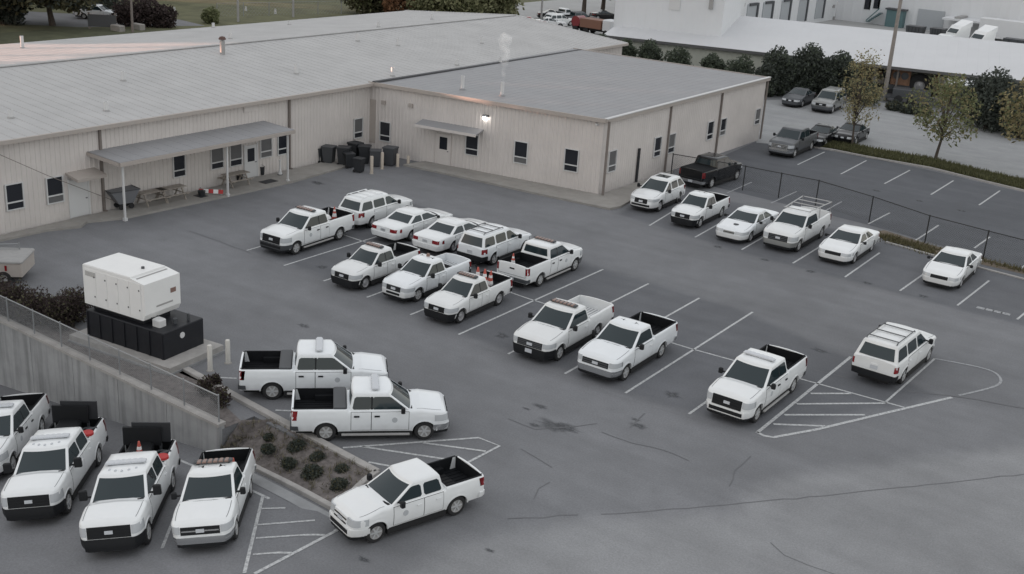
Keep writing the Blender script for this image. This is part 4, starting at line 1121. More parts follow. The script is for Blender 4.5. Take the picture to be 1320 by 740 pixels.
        if s.lightbar:
            x = (s.xb_top*.42+s.xf_top*.58) if s.lightbar != 'rear' and s.wb != 3.121 else s.xb_top+.14
            w = s.ht*.86; m = MB(); m.rbox(x-.13, x+.13, -w, w, s.H+.025, s.H+.095, .03); li = s.add('light_bar', m, M_CLEAR if s.lightbar in ('clear', 'rear') else M_BIN)
            m = MB()
            for k in range(6): y = -w+.10+(2*w-.2)*(k+.5)/6; m.rbox(x-.145, x+.145, y-(w-.1)/7.2, y+(w-.1)/7.2, s.H+.05, s.H+.100, .022)
            s.add('lens', m, M_AMBER if s.lightbar == 'amber' else M_CLEAR, li)
            m = MB(); 
            for sgn in (1, -1): m.box(x-.06, x+.06, sgn*w*.8-.04, sgn*w*.8+.04, s.H-.03, s.H+.026)
            s.add('mount', m, M_BLACK, li, smooth=False)
        if s.beacon:
            m = MB(); m.lathe([(.09, s.H-.01), (.09, s.H+.05), (.07, s.H+.13), (.001, s.H+.15)], 12, ((s.xb_top+s.xf_top)/2-.1, 0, 0)); s.add('beacon', m, M_AMBER)
        if s.clear:                                       # five small cab lights
            me = MB().rbox(-.05, .05, -.035, .035, -.035, .022, .012).mesh('cab_light', M_CLEAR)
            for k in range(5): y = -.44+.22*k; s.add('cab_light', me, None, None, (s.xf_top-.19-.06*abs(k-2)**1.5, y, s.H))
        if s.rack:
            m = MB(); x0, x1 = s.xb_top+.12, s.xf_top-.55
            for sgn in (1, -1): m.tube([(x0, sgn*(s.ht-.10), s.H-.02), (x0+.08, sgn*(s.ht-.10), s.H+.05), (x1-.08, sgn*(s.ht-.10), s.H+.05), (x1, sgn*(s.ht-.10), s.H-.02)], .022, 6)
            n = 3
            for k in range(n): x = x0+.25+(x1-x0-.5)*k/(n-1); m.box(x-.03, x+.03, -s.ht+.1, s.ht-.1, s.H+.035, s.H+.06)
            s.add('roof_rack', m, s.rackm)
        if s.sunroof:
            x0, x1 = s.xb_top+.75, s.xf_top-.30; w = s.ht-.26; m = MB(); m.rbox(x0, x1, -w, w, s.H-.02, s.H+.012, .03); s.add('sunroof', m, M_GLASS)
        s.extra()
    def extra(s):
        if s.hoodmark:
            x = s.xf-.85; zd = interp(s.deck, x)+s.crown+.006; m = MB(); m.lathe([(.001, zd+.012), (.15, zd+.008), (.17, zd-.03)], 12, (x, .05, 0)); s.add('hood_mark', m, M_BIN, smooth=False)
        if s.ladder:                                      # pipe rack over the bed and cab
            m = MB(); b0 = s.xr+.15; b1 = s.xr+.075+s.bed; w = s.W/2-.12; zt_ = s.railz; hz = s.H+.07
            for sgn in (1, -1):
                m.tube([(b0, sgn*w, zt_), (b0, sgn*w, hz), (s.xf_top-.3, sgn*w*.80, hz)], .03, 6)
                m.tube([(b1-.1, sgn*w, zt_), (b1-.1, sgn*w*.95, hz)], .03, 6)
            for x in (b0, (b0+b1)/2, b1-.1, s.xf_top-.35): m.tube([(x, -w*.9, hz), (x, w*.9, hz)], .028, 6)
            s.add('ladder_rack', m, mat('rack_grey', (.42, .42, .42), .5))

DEF = dict(hmat=M_WHITE, seal=False, mw=.17, mh=.22, bo=.03, intake=0, tlw=.16, tgz=(.72, 1.25), rbz=(.46, .64), liplab=None, barm=M_BLACK, crown=.085, ladder=False, rackm=M_BIN, railz=1.3)
def pickup(cabtype='ext', **k):
    p = dict(DEF); p['cab'] = cabtype; p.update(dict(bodytype='pickup', bed=1.95, L=5.85, W=2.02, H=1.94, wb=3.66, fo=.93, hood=1.20, nose=1.12, belt=1.24, railz=1.30, tail_lean=0)); p.update(k)
    xa = p['wb']/2; xf = xa+p['fo']; xr = xf-p['L']; cb = xr+.075+p['bed']
    p['xb_bot'] = cb+.06; p['xf_bot'] = p.get('cowl', xa-.42); p['xb_top'] = cb+.16; p['xf_top'] = p['xf_bot']-p.get('wsl', .78)
    bl, rz_, hd, ns = p['belt'], p['railz'], p['hood'], p['nose']
    p['deck'] = [(xr, rz_), (cb+.015, rz_), (cb+.03, bl), (p['xf_bot']+.02, bl-.005), (p['xf_bot']+.25, hd+.02), (xf-.55, ns+.03), (xf-.25, ns-.005), (xf-.10, ns-.04), (xf-.03, ns-.09), (xf, ns-.15)]
    fd0 = p['xf_bot']-.28
    if cabtype == 'reg': p['win'] = [(None, None)]; p['doors'] = [(p['xb_bot']+.18, fd0+.10)]
    elif cabtype == 'ext':
        sp = p['xb_bot']+.30+(fd0-p['xb_bot'])*.26; p['win'] = [(None, sp-.022), (sp+.022, None)]; p['doors'] = [(sp, fd0+.10), (p['xb_bot']+.10, sp-.025)]
    else:
        sp = p['xb_bot']+(fd0-p['xb_bot'])*.45; p['win'] = [(None, sp-.045), (sp+.045, None)]; p['doors'] = [(sp, fd0+.10), (p['xb_bot']+.10, sp-.025)]
    p['tgz'] = p.get('tgz_', (.76, rz_-.04)); p['tz'] = p.get('tz', (.88, rz_-.05))
    return Car(**p)
def suv(**k):
    p = dict(DEF); p.update(dict(bodytype='suv', L=4.82, W=1.84, H=1.74, wb=2.84, fo=.84, R=.36, tw=.24, hood=1.06, nose=.98, belt=1.10, tail_c=.22, tail_r=.12, tail_lean=.06, tumble=.17, nose_c=.40, nose_r=.24, gz=(.66, .88), gw=.46, hz=(.70, .90), bz=(.36, .62), tz=(.80, 1.05), bump_r=M_WHITE, rbz=(.40, .66), tlw=.15, tgz=(.70, 1.04), sill=.33)); p.update(k)
    xa = p['wb']/2; xf = xa+p['fo']; xr = xf-p['L']
    p['xf_bot'] = p.get('cowl', xa-.40); p['xf_top'] = p['xf_bot']-p.get('wsl', .80); p['xb_bot'] = xr+.07; p['xb_top'] = xr+p.get('rtop', .38)
    bl, hd, ns = p['belt'], p['hood'], p['nose']
    p['deck'] = [(xr, bl-.05), (xr+.1, bl), (p['xf_bot']+.02, bl-.005), (p['xf_bot']+.25, hd+.015), (xf-.5, ns+.03), (xf-.2, ns), (xf-.07, ns-.03), (xf, ns-.09)]
    fd0 = p['xf_bot']-.28; q = (fd0-p['xb_bot'])
    a, b = p['xb_bot']+q*.36, p['xb_bot']+q*.68
    p['win'] = [(None, a-.06), (a+.05, b-.06), (b+.05, None)]; p['doors'] = [(b, fd0+.1), (a-.05, b-.025)]
    return Car(**p)
def sedan(**k):
    p = dict(DEF); p.update(dict(bodytype='sedan', L=5.36, W=1.96, H=1.46, wb=2.92, fo=1.06, R=.335, tw=.23, hood=.94, nose=.80, belt=.97, tail_c=.34, tail_r=.20, tail_lean=.10, tumble=.20, nose_c=.55, nose_r=.34, rake=.30, gz=(.56, .70), gw=.34, hz=(.58, .73), bz=(.30, .52), tz=(.70, .88), bump_f=M_WHITE, bump_r=M_WHITE, rbz=(.36, .62), tlw=.50, tgz=(.66, .92), sill=.26, bars=2, mw=.15, mh=.14, crown=.06, bo=.035, steel=True)); p.update(k)
    xa = p['wb']/2; xf = xa+p['fo']; xr = xf-p['L']
    p['xf_bot'] = p.get('cowl', xa-.42); p['xf_top'] = p['xf_bot']-p.get('wsl', .88); p['xb_bot'] = xr+p.get('trunk', 1.12); p['xb_top'] = p['xb_bot']+p.get('bwl', .72)
    bl, hd, ns = p['belt'], p['hood'], p['nose']
    p['deck'] = [(xr, bl-.12), (xr+.08, bl-.06), (xr+.25, bl-.02), (p['xb_bot']-.1, bl+.01), (p['xb_bot']+.1, bl), (p['xf_bot']+.02, bl-.005), (p['xf_bot']+.3, hd+.012), (xf-.75, ns+.055), (xf-.35, ns+.01), (xf-.12, ns-.05), (xf, ns-.12)]
    fd0 = p['xf_bot']-.28; sp = p['xb_bot']+(fd0-p['xb_bot'])*.50
    p['win'] = [(None, sp-.05), (sp+.05, None)]; p['doors'] = [(sp, fd0+.1), (p['xb_bot']+.30, sp-.025)]
    return Car(**p)

GREY_BAR = M_BIN
T_F150 = pickup('ext', steps=True, gz=(.68, 1.07), gw=.62, hz=(.80, 1.05), liner=M_LINER, lightbar='clear', seal=True, hmat=M_BLACK, bump_f=M_WHITE, bump_r=M_BIN, intake=.70, nose=1.16, hood=1.24)
T_F150T = pickup('ext', paint=M_WHITE3, steps=True, gz=(.68, 1.07), gw=.62, hz=(.80, 1.05), liner=M_LINER, lightbar='clear', seal=True, hmat=M_BLACK, bump_f=M_CHROME, bump_r=M_BIN, intake=.70, nose=1.16, hood=1.24, toolbox=True)
T_F150A = pickup('ext', steps=True, gz=(.68, 1.07), gw=.62, hz=(.80, 1.05), liner=M_LINER, lightbar='amber', seal=True, hmat=M_BLACK, bump_f=M_BIN, bump_r=M_BIN, intake=.70, nose=1.16, hood=1.24, wb=3.5, L=5.7)
T_RANGER = pickup('ext', paint=M_WHITE2, L=5.0, W=1.76, H=1.68, wb=3.10, fo=.80, R=.345, tw=.22, hood=1.02, nose=.94, belt=1.05, railz=1.10, bed=1.78, floor=.72, gz=(.60, .84), gw=.44, hz=(.66, .85), bz=(.34, .58), bump_f=M_BLACK, bump_r=M_BLACK, lightbar='amber', liner=M_LINER, wsl=.70, sill=.32, tgz_=(.62, 1.06), tz=(.72, 1.04), tumble=.17, steel=True)
T_COMPACT = pickup('ext', paint=M_WHITE3, L=5.0, W=1.76, H=1.66, wb=3.10, fo=.84, R=.345, tw=.22, hood=1.00, nose=.92, belt=1.04, railz=1.08, bed=1.85, floor=.72, gz=(.56, .80), gw=.42, hz=(.62, .80), bz=(.34, .56), bump_f=M_WHITE, bump_r=M_BIN, wsl=.72, sill=.32, tgz_=(.62, 1.04), tz=(.72, 1.02), tumble=.17, grille=M_BIN, intake=.4, beacon=True)
T_RANGER2 = pickup('ext', L=4.95, W=1.76, H=1.68, wb=3.06, fo=.80, R=.345, tw=.22, hood=1.02, nose=.94, belt=1.05, railz=1.10, bed=1.78, floor=.72, gz=(.60, .86), gw=.46, hz=(.66, .85), bz=(.34, .58), bump_f=M_BLACK, bump_r=M_BLACK, liner=M_LINER, wsl=.70, sill=.32, tgz_=(.62, 1.06), tz=(.72, 1.04), tumble=.17)
T_OLDF = pickup('reg', paint=M_WHITE2, L=5.55, W=1.98, H=1.82, wb=3.15, fo=.95, R=.36, hood=1.12, nose=1.02, belt=1.16, railz=1.22, bed=2.05, floor=.78, gz=(.66, .92), gw=.60, hz=(.74, .93), bz=(.36, .64), bump_f=M_BLACK, bump_r=M_BLACK, lightbar='amber', plate=True, barm=M_BIN, wsl=.80)
T_CHEV = pickup('reg', paint=M_WHITE3, L=5.45, W=1.98, H=1.82, wb=3.12, fo=.95, R=.36, hood=1.14, nose=1.05, belt=1.18, railz=1.24, bed=2.05, floor=.80, gz=(.70, .92), gw=.60, hz=(.76, .96), bz=(.38, .62), bump_f=M_CHROME, bump_r=M_CHROME, liner=M_LINER, wsl=.80, barm=M_BIN, bars=2)
T_CHEVB = pickup('reg', L=5.45, W=1.98, H=1.84, wb=3.121, fo=.95, R=.37, hood=1.16, nose=1.06, belt=1.20, railz=1.26, bed=2.05, floor=.82, gz=(.70, .95), gw=.62, hz=(.74, .97), bz=(.40, .62), bump_f=M_CHROME, bump_r=M_CHROME, liner=M_LINER, wsl=.84, lightbar='amber', barm=M_CHROME, bars=1)
T_RACK = pickup('ext', paint=M_WHITE2, L=5.8, W=2.0, H=1.88, wb=3.55, gz=(.66, .98), gw=.56, hz=(.74, .98), bump_f=M_SILV, bump_r=M_SILV, ladder=True, grille=M_BLACK, barm=M_BIN)
T_SD = pickup('crew', L=6.35, W=2.04, H=2.02, wb=3.98, fo=.98, R=.41, hood=1.34, nose=1.26, belt=1.32, railz=1.40, bed=2.0, floor=.95, gz=(.76, 1.14), gw=.68, hz=(.84, 1.13), bz=(.46, .74), bump_f=M_BLACK, bump_r=M_BLACK, liner=M_LINER, lightbar='clear', clear=True, sill=.42, bo=.05, bars=3, mw=.26, mh=.34, wsl=.74, cowl=1.52, seal=False, barm=M_BLACK)
T_FRONT = pickup('crew', L=5.2, W=1.85, H=1.77, wb=3.2, fo=.86, R=.37, tw=.25, hood=1.14, nose=1.02, belt=1.15, railz=1.22, bed=1.50, floor=.76, gz=(.62, .96), gw=.40, hz=(.74, .98), bz=(.38, .64), bump_f=M_WHITE, bump_r=M_WHITE, liner=M_LINER, grille=M_WHITE, bars=2, barm=M_BLACK, seal=True, intake=.55, wsl=.84, nose_c=.48, nose_r=.30, rake=.18, sill=.35, cowl=1.12)
T_SEDAN = sedan(emblem=False, gw=.44, gz=(.55, .71))
T_SEDANW = sedan(emblem=False, grille=M_SILV, bars=1, hoodmark=True, paint=M_WHITE3)
T_SEDANV = sedan(grille=M_BIN, gz=(.57, .68), emblem=False)
T_EXPL = suv(rack=True, rackm=M_WHITE)
T_JEEP = suv(paint=M_WHITE3, L=4.75, W=1.82, H=1.76, bump_r=M_BLACK, bump_f=M_BLACK, rack=True, rackm=M_BIN, rtop=.28)
T_SUB = suv(paint=M_WHITE2, L=5.35, W=2.0, H=1.90, wb=3.22, fo=.92, R=.38, tw=.26, belt=1.20, hood=1.16, nose=1.06, tail_c=.12, tail_r=.09, rack=True, rackm=M_BIN, rtop=.34, bump_r=M_BLACK, bump_f=M_CHROME, gz=(.72, .96), gw=.6, hz=(.76, .98), tz=(.80, 1.06), tgz=(.74, 1.14), tlw=.14)
T_ROGUE = suv(L=4.66, W=1.84, H=1.70, wb=2.71, fo=.94, R=.36, belt=1.06, hood=1.06, nose=.92, nose_c=.62, nose_r=.40, rake=.25, wsl=1.0, rtop=.62, sunroof=True, gz=(.52, .84), gw=.42, hz=(.72, .88), bz=(.34, .58), intake=.6, rack=False, tail_lean=.12)
T_BLACKP = pickup('crew', paint=M_DARKP, hmat=M_DARKP, bump_f=M_CHROME, bump_r=M_CHROME, tonneau=True, liner=M_LINER, L=5.8, wb=3.6, bed=1.7)
T_GREYP = pickup('crew', paint=M_PEWT, hmat=M_PEWT, bump_f=M_CHROME, bump_r=M_CHROME, liner=M_LINER, bed=1.7, grille=M_CHROME)
T_SILV = suv(paint=M_SILV, hmat=M_SILV, L=5.0, W=1.92, H=1.84, bump_f=M_GREYP, bump_r=M_GREYP, R=.38)
T_DARKS = sedan(paint=M_DARKP, hmat=M_DARKP, bump_f=M_DARKP, bump_r=M_DARKP, L=4.85, W=1.84, steel=False, trunk=.9)
T_GREYS = sedan(paint=M_GREYP, hmat=M_GREYP, bump_f=M_GREYP, bump_r=M_GREYP, L=4.85, W=1.84, steel=False, trunk=.9)
T_REDS = sedan(paint=M_REDP, hmat=M_REDP, bump_f=M_REDP, bump_r=M_REDP, L=4.6, W=1.78, steel=False, trunk=.8)
T_WHS = sedan(L=4.6, W=1.78, trunk=.8)

def put(T, label, cat, name, p, head, s=1.0, group=None, wheel='f', side=1, low=False, z=0.0):
    """p: ground contact of the near wheel ('f' front, 'r' rear) or the middle ('c' of both); side +1 = the vehicle's left is towards us"""
    h = R_(head); fw = Vector((math.cos(h), math.sin(h), 0)); lf = Vector((-fw.y, fw.x, 0))
    p = Vector((p[0], p[1], 0))
    c = p-lf*side*(T.W/2-.04)*s
    if wheel == 'f': c -= fw*T.wb/2*s
    elif wheel == 'r': c += fw*T.wb/2*s
    if low:
        zc = lambda q: zlow(q.x)
        nrm = Vector((-(zlow(c.x+.8)-zlow(c.x-.8))/1.6, 0, 1)).normalized(); c.z = (zlow(c.x+.8)+zlow(c.x-.8))/2+.008
    else: nrm = Vector((0,0,1)); c.z = z+.006
    X = (fw-nrm*fw.dot(nrm)).normalized(); Y = nrm.cross(X)
    root = bpy.data.objects.new(name, None); root.empty_display_size = .5; COL.objects.link(root)
    root.matrix_world = Matrix(((X.x*s, Y.x*s, nrm.x*s, c.x), (X.y*s, Y.y*s, nrm.y*s, c.y), (X.z*s, Y.z*s, nrm.z*s, c.z), (0,0,0,1)))
    tag(root, label, cat, group)
    made = []
    for nm, me, par, loc in T.parts: made.append(link(nm, me, root if par is None else made[par], loc))
    root['_c'] = 0; del root['_c']
    VEH.append((root, T, c, X, Y, nrm, s))
    return VEH[-1]
VEH = []
def mid(a, b, lowp=False):
    f = gl if lowp else g
    return (f(*a)+f(*b))/2
GR = 'white fleet vehicles parked in the centre rows'; GRR = 'white fleet vehicles along the black fence'; GL = 'white fleet trucks on the lower lot'
def on(v, x, y, z):                                       # local point on a vehicle
    root, T, c, X, Y, n, s = v
    return c+X*x*s+Y*y*s+n*z*s
v1 = put(T_F150A, 'white pickup with light bar standing alone at the left end of the centre rows', 'pickup truck', 'pickup_truck', mid((381, 329.5), (439, 309)), -88, 1.0, GR, 'c')
v2 = put(T_EXPL, 'white estate car with roof rails seen from behind, nearest to the trash bins', 'suv', 'parked_suv', g(481, 294), 90, 1.03, GR, 'r', -1)
v3 = put(T_SEDANV, 'white saloon seen from behind beside the white estate car with rails', 'car', 'parked_car', g(531, 311), 90, 1.02, GR, 'r', -1)
v4 = put(T_SEDANV, 'white saloon seen from behind between another saloon and the black bumpered suv', 'car', 'parked_car', g(585, 325.5), 90, 1.02, GR, 'r', -1)
v5 = put(T_JEEP, 'white suv with dark roof rails and black rear bumper in the back row', 'suv', 'parked_suv', g(637, 342), 90, 1.02, GR, 'r', -1)
v6 = put(T_F150A, 'white pickup with tail towards us, a cone in its bed and amber light bar', 'pickup truck', 'pickup_truck', mid((741, 349), (696, 370)), 90, .98, GR, 'c', -1)
v7 = put(T_RANGER, 'small white pickup with amber light bar and empty black bed, first of the front row', 'pickup truck', 'pickup_truck', g(471, 373.5), -90, 1.02, GR)
v8 = put(T_COMPACT, 'small white pickup with bare pale bed and white bumper between two small pickups', 'pickup truck', 'pickup_truck', g(539, 389), -90, 1.03, GR)
v9 = put(T_RANGER, 'small white pickup with amber light bar and cones piled in its bed', 'pickup truck', 'pickup_truck', mid((593, 417.5), (644, 393)), -89, 1.02, GR, 'c')
v10 = put(T_OLDF, 'white pickup with pale empty bed, black front bumper with licence plate and roof light bar', 'pickup truck', 'pickup_truck', g(721, 465), -89, 1.04, GR)
v11 = put(T_CHEV, 'white single cab pickup with chrome front bumper, black bed and bare roof', 'pickup truck', 'pickup_truck', mid((802.5, 492.5), (855, 460)), -90, 1.04, GR, 'c')
v12 = put(T_F150, 'white pickup with black grille facing us left of the hatched island, pale light bar', 'pickup truck', 'pickup_truck', mid((971, 546), (1025, 506)), -91, 1.0, GR, 'c')
v13 = put(T_SUB, 'long white suv with roof rack seen from behind at the hatched island', 'suv', 'parked_suv', mid((1197, 466), (1162, 496)), 87, 1.02, None, 'c', -1)
v14 = put(T_ROGUE, 'white crossover with dark glass sunroof parked next to the building corner', 'suv', 'parked_suv', g(850, 273), -88, 1.06, GRR)
v15 = put(T_RANGER2, 'small white pickup with bare roof between the crossover and a saloon', 'pickup truck', 'pickup_truck', g(902, 294), -89, 1.06, GRR)
v16 = put(T_SEDANW, 'white saloon with a dark mark on its bonnet beside the pickup with a ladder rack', 'car', 'parked_car', g(967, 312.5), -90, 1.05, GRR)
v17 = put(T_RACK, 'white pickup carrying a grey ladder rack over its bed', 'pickup truck', 'pickup_truck', g(1029, 325), -90, 1.06, GRR)
v18 = put(T_SEDAN, 'white saloon right of the pickup with the ladder rack', 'car', 'parked_car', g(1101, 340), -90, 1.05, GRR)
v19 = put(T_SEDAN, 'white saloon standing alone at the right end of the fence row', 'car', 'parked_car', g(1238, 371.5), -90, 1.05, GRR)
v20 = put(T_BLACKP, 'black pickup with covered bed parked beyond the fence by the building', 'pickup truck', 'pickup_truck', g(917, 243), 86, 1.03, None, 'r', -1)
v21 = put(T_GREYS, 'dark grey saloon in front of the dark hedge behind the wing', 'car', 'parked_car', g(1034, 138.5), -88, 1.1)
v22 = put(T_SILV, 'silver suv parked in front of the hedge next to the dark grey saloon', 'suv', 'parked_suv', g(1073, 146.5), -87, 1.1)
v23 = put(T_GREYP, 'silver grey crew cab pickup at the far end of the upper lot', 'pickup truck', 'pickup_truck', g(1024, 203.5), -89, 1.06)
v24 = put(T_DARKS, 'black saloon half hidden behind the silver grey pickup', 'car', 'parked_car', g(1064, 190), -88, 1.06)
v25 = put(T_DARKS, 'black saloon right of the yellow tree trunk by the grass strip', 'car', 'parked_car', g(1103, 187), -88, 1.06)
v26 = put(T_F150T, 'white pickup with black bed and tool box facing right, nearer the generator', 'pickup truck', 'pickup_truck', g(351, 516), 43, .98, 'two white pickups side by side at the planter', 'r', -1)
v27 = put(T_F150T, 'white pickup with black bed and tool box facing right, nearer the planter shrubs', 'pickup truck', 'pickup_truck', mid((544, 567.5), (422.5, 569.5)), 43, .97, 'two white pickups side by side at the planter', 'c', -1)
v28 = put(T_FRONT, 'white four door pickup rounding the tip of the planter', 'pickup truck', 'pickup_truck', mid((487, 698.5), (586, 666)), -108, .945, None, 'c')
v29 = put(T_F150, 'white pickup with black bed cut by the left picture edge', 'pickup truck', 'pickup_truck', gl(20, 609), -49, .98, GL, 'f', 1, True)
v30 = put(T_SD, 'big white crew cab truck with black grille, second from the left edge', 'pickup truck', 'pickup_truck', gl(92, 661), -50, .96, GL, 'f', 1, True)
v31 = put(T_SD, 'big white crew cab truck with cones and red cans in its bed', 'pickup truck', 'pickup_truck', gl(195, 700), -50, .95, GL, 'f', 1, True)
v32 = put(T_CHEVB, 'white single cab pickup with chrome bumper and one cone in its bed', 'pickup truck', 'pickup_truck', mid((308, 701), (324, 634), True), -51, .95, GL, 'c', 1, True)
# cars far beyond the roofs
put(T_CHEV, 'white pickup parked beyond the street under the trees at upper left', 'pickup truck', 'pickup_truck', g(124, 26), 30, 1.0, None, 'c', -1)
FARG = 'cars parked far beyond the hall roof'
for T, lab, cat, nm, px, hd in ((T_REDS, 'dark red car far beyond the hall roof', 'car', 'parked_car', (683, 36), 35), (T_WHS, 'white car far beyond the hall roof beside the dark red one', 'car', 'parked_car', (709, 36), 40), (T_CHEV, 'white pickup far beyond the hall roof behind the white car', 'pickup truck', 'pickup_truck', (733, 27), 80), (T_EXPL, 'white suv with roof rails far beyond the hall roof', 'suv', 'parked_suv', (726, 34), 75), (T_GREYP, 'silver pickup far beyond the hall roof left of the orange truck', 'pickup truck', 'pickup_truck', (750, 33), 60), (T_DARKS, 'black car far beyond the hall roof close to the white shed', 'car', 'parked_car', (782, 26), 50), (T_DARKS, 'black car far beyond the hall roof among white ones', 'car', 'parked_car', (713, 26), 40)):
    put(T, lab, cat, nm, g(*px), hd, 1.0, FARG, 'c', -1)
# ================================================================== YARD OBJECTS
# ---- generator on its tank and pad
P0, P1, P2 = g(113, 431, .35), g(212, 464, .35), g(257, 440, .35)
ux = (P1-P0); ux.z = 0; GLn = ux.length; ux.normalize(); uy = Vector((-ux.y, ux.x, 0)); GWd = max(2.0, min(2.6, (P2-P1).dot(uy)))
pad = thing('concrete_pad', 'low concrete pad under the black fuel tank', 'pad', (P0.x, P0.y, 0), math.atan2(ux.y, ux.x))
MB().box(-.6, GLn+.75, -.45, GWd+.35, -.05, .33).build('slab', M_KERB, pad, smooth=False)
MB().box(-.66, GLn+.81, -.51, GWd+.41, -.05, .10).build('footing', M_CONCD, pad, smooth=False)
tank = thing('fuel_tank', 'black ribbed steel fuel tank on the concrete pad beneath the white generator housing', 'tank', (P0.x, P0.y, .335), math.atan2(ux.y, ux.x))
TH = 1.15
m = MB(); m.rbox(0, GLn, 0, GWd, 0, TH, .03); m.build('shell', M_TANK, tank, smooth=False)
m = MB().box(-.035, .035, -.045, .0, .02, TH-.05).mesh('rib', M_TANK, False)
for k in range(7): link('rib', m, tank, (.08+(GLn-.16)*k/6, 0, 0))
m = MB(); m.rbox(GLn-1.0, GLn-.55, .35, .75, TH, TH+.32, .05); m.build('filler_box', M_CAP, tank)
MB().lathe([(.09, TH), (.09, TH+.22), (.001, TH+.24)], 10, (GLn-.45, 1.1, 0)).build('vent', M_BIN, tank); MB().lathe([(.06, TH), (.06, TH+.3), (.001, TH+.31)], 8, (GLn-.3, 1.7, 0)).build('vent', M_BIN, tank)
m = MB(); m.lathe([(.001, .03), (.13, .03), (.13, 0)], 12, (0, 0, 0), 'y'); o = m.build('gauge', M_CAP, tank); o.location = (GLn+.0, GWd*.45, TH*.68); o.rotation_euler = (0, 0, -math.pi/2)
gen = thing('generator', 'white boxy generator housing standing on the black fuel tank', 'generator', (P0.x, P0.y, .335+TH), math.atan2(ux.y, ux.x))
ga, gb = -.05, GLn-.98
m = MB(); m.box(ga+.2, gb-.35, .30, GWd-.55, .005, .28); m.build('skid', M_TANK, gen, smooth=False)
m = MB()
hz0, hz1 = .28, 1.98
y0, y1 = .02, GWd-.28
vs = [(ga,y0,hz0),(gb-.12,y0,hz0),(gb-.12,y1,hz0),(ga,y1,hz0),(ga,y0,hz1),(gb-.75,y0,hz1),(gb,y0,hz1-.13),(gb,y1,hz1-.13),(gb-.75,y1,hz1),(ga,y1,hz1),(gb,y0,hz0+.25),(gb,y1,hz0+.25)]
m.add(vs, [(0,3,2,1),(0,1,10,6,5,4),(3,9,8,7,11,2),(0,4,9,3),(4,5,8,9),(5,6,7,8),(6,10,11,7),(10,1,2,11)])
m.build('housing', M_GWHITE, gen, smooth=False)
m = MB(); m.box(gb-.72, gb-.70, y0+.1, y1-.1, hz1+.003, hz1+.02); m.box(ga+.02, gb-.78, y0+.03, y1-.03, hz1+.002, hz1+.03); m.build('roof_panel', M_GWHITE, gen, smooth=False)
nd = 5
for k in range(nd):
    a = ga+.12+(gb-ga-.30)*k/nd; b = ga+.12+(gb-ga-.30)*(k+1)/nd-.014
    d = MB().box(a, b, y0-.022, y0-.002, hz0+.10, hz1-.14).build('door', M_GWHITE, gen, smooth=False)
    for zz in (hz0+.40, hz1-.45): MB().box(b-.10, b-.05, y0-.04, y0-.023, zz, zz+.06).build('handle', M_BIN, d, smooth=False)
m = MB()
for k in range(6): m.box(ga+.16, ga+.75, y0-.03, y0-.024, hz1-.42+k*.035, hz1-.40+k*.035)
m.build('louvre', M_POLE, gen, smooth=False)
m = MB().box(gb+.002, gb+.012, GWd*.28, GWd*.68, hz0+.45, hz0+.52).build('name_plate', M_POLE, gen, smooth=False)
m = MB(); m.box(gb-.60, gb-.52, y0+.15, y1-.15, hz1-.085, hz1-.02); m.build('exhaust_grille', M_POLE, gen, smooth=False)
for y_ in (.45, .75): MB().tube([(gb-.25, y_, hz0+.02), (gb+.12, y_, hz0-.02), (gb+.16, y_, .02)], .035, 7).build('conduit', M_BIN, gen)
MB().box(gb+.004, gb+.012, y1-.55, y1-.25, hz0+.85, hz0+1.05).build('warning_label', M_AMBER, gen, smooth=False)
m = MB(); m.lathe([(.07, 0), (.07, .08), (.001, .09)], 8, (gb-1.2, GWd*.5, hz1+.03)); m.build('lifting_eye', M_BIN, gen)
for i, (px, py, h, lab) in enumerate(((259.5, 447, .95, 'pale bollard close behind the black fuel tank'), (271, 478, 1.15, 'pale bollard nearest the corner of the concrete pad'), (294, 468, 1.05, 'pale bollard standing apart on the asphalt right of the generator'))):
    t = thing('bollard', lab, 'bollard', g(px, py), 0, 'pale bollards round the generator')
    MB().lathe([(.10, 0), (.10, h-.06), (.085, h-.015), (.001, h)], 14).build('post', M_BOLW, t)
    MB().lathe([(.16, 0), (.15, .02), (.101, .025)], 12).build('base', M_CONC, t)

# ---- tan trailer at the left edge
q = g(20, 368); t = thing('box_trailer', 'tan box trailer with a grey lid cut by the left picture edge', 'trailer', (q.x, q.y, 0), R_(40))
m = MB(); m.rbox(-3.4, .35, .0, 2.0, .42, 1.10, .04); m.build('body', M_TANP, t, smooth=False)
m = MB(); m.rbox(-3.45, .40, -.05, 2.05, 1.105, 1.22, .05); m.build('lid', M_POLE, t, smooth=False)
m = MB(); m.box(-.42, -.32, -.03, .0, .72, .98); m.build('marker_light', M_TAIL, t, smooth=False)
m = MB(); m.box(-3.3, .25, .15, 1.85, .30, .42); m.build('frame', M_UNDER, t, smooth=False)
tw = MB().lathe([(.2, -.1), (.33, -.1), (.34, -.06), (.34, .06), (.33, .1), (.2, .1)], 20, axis='y').mesh('wheel', M_TYRE)
rm = MB().lathe([(.21, -.08), (.12, -.05), (.001, -.06)], 14, axis='y').mesh('rim', M_STEELW)
for x in (-.5, -1.3):
    w = link('wheel', tw, t, (x, .02, .34)); link('rim', rm, w)

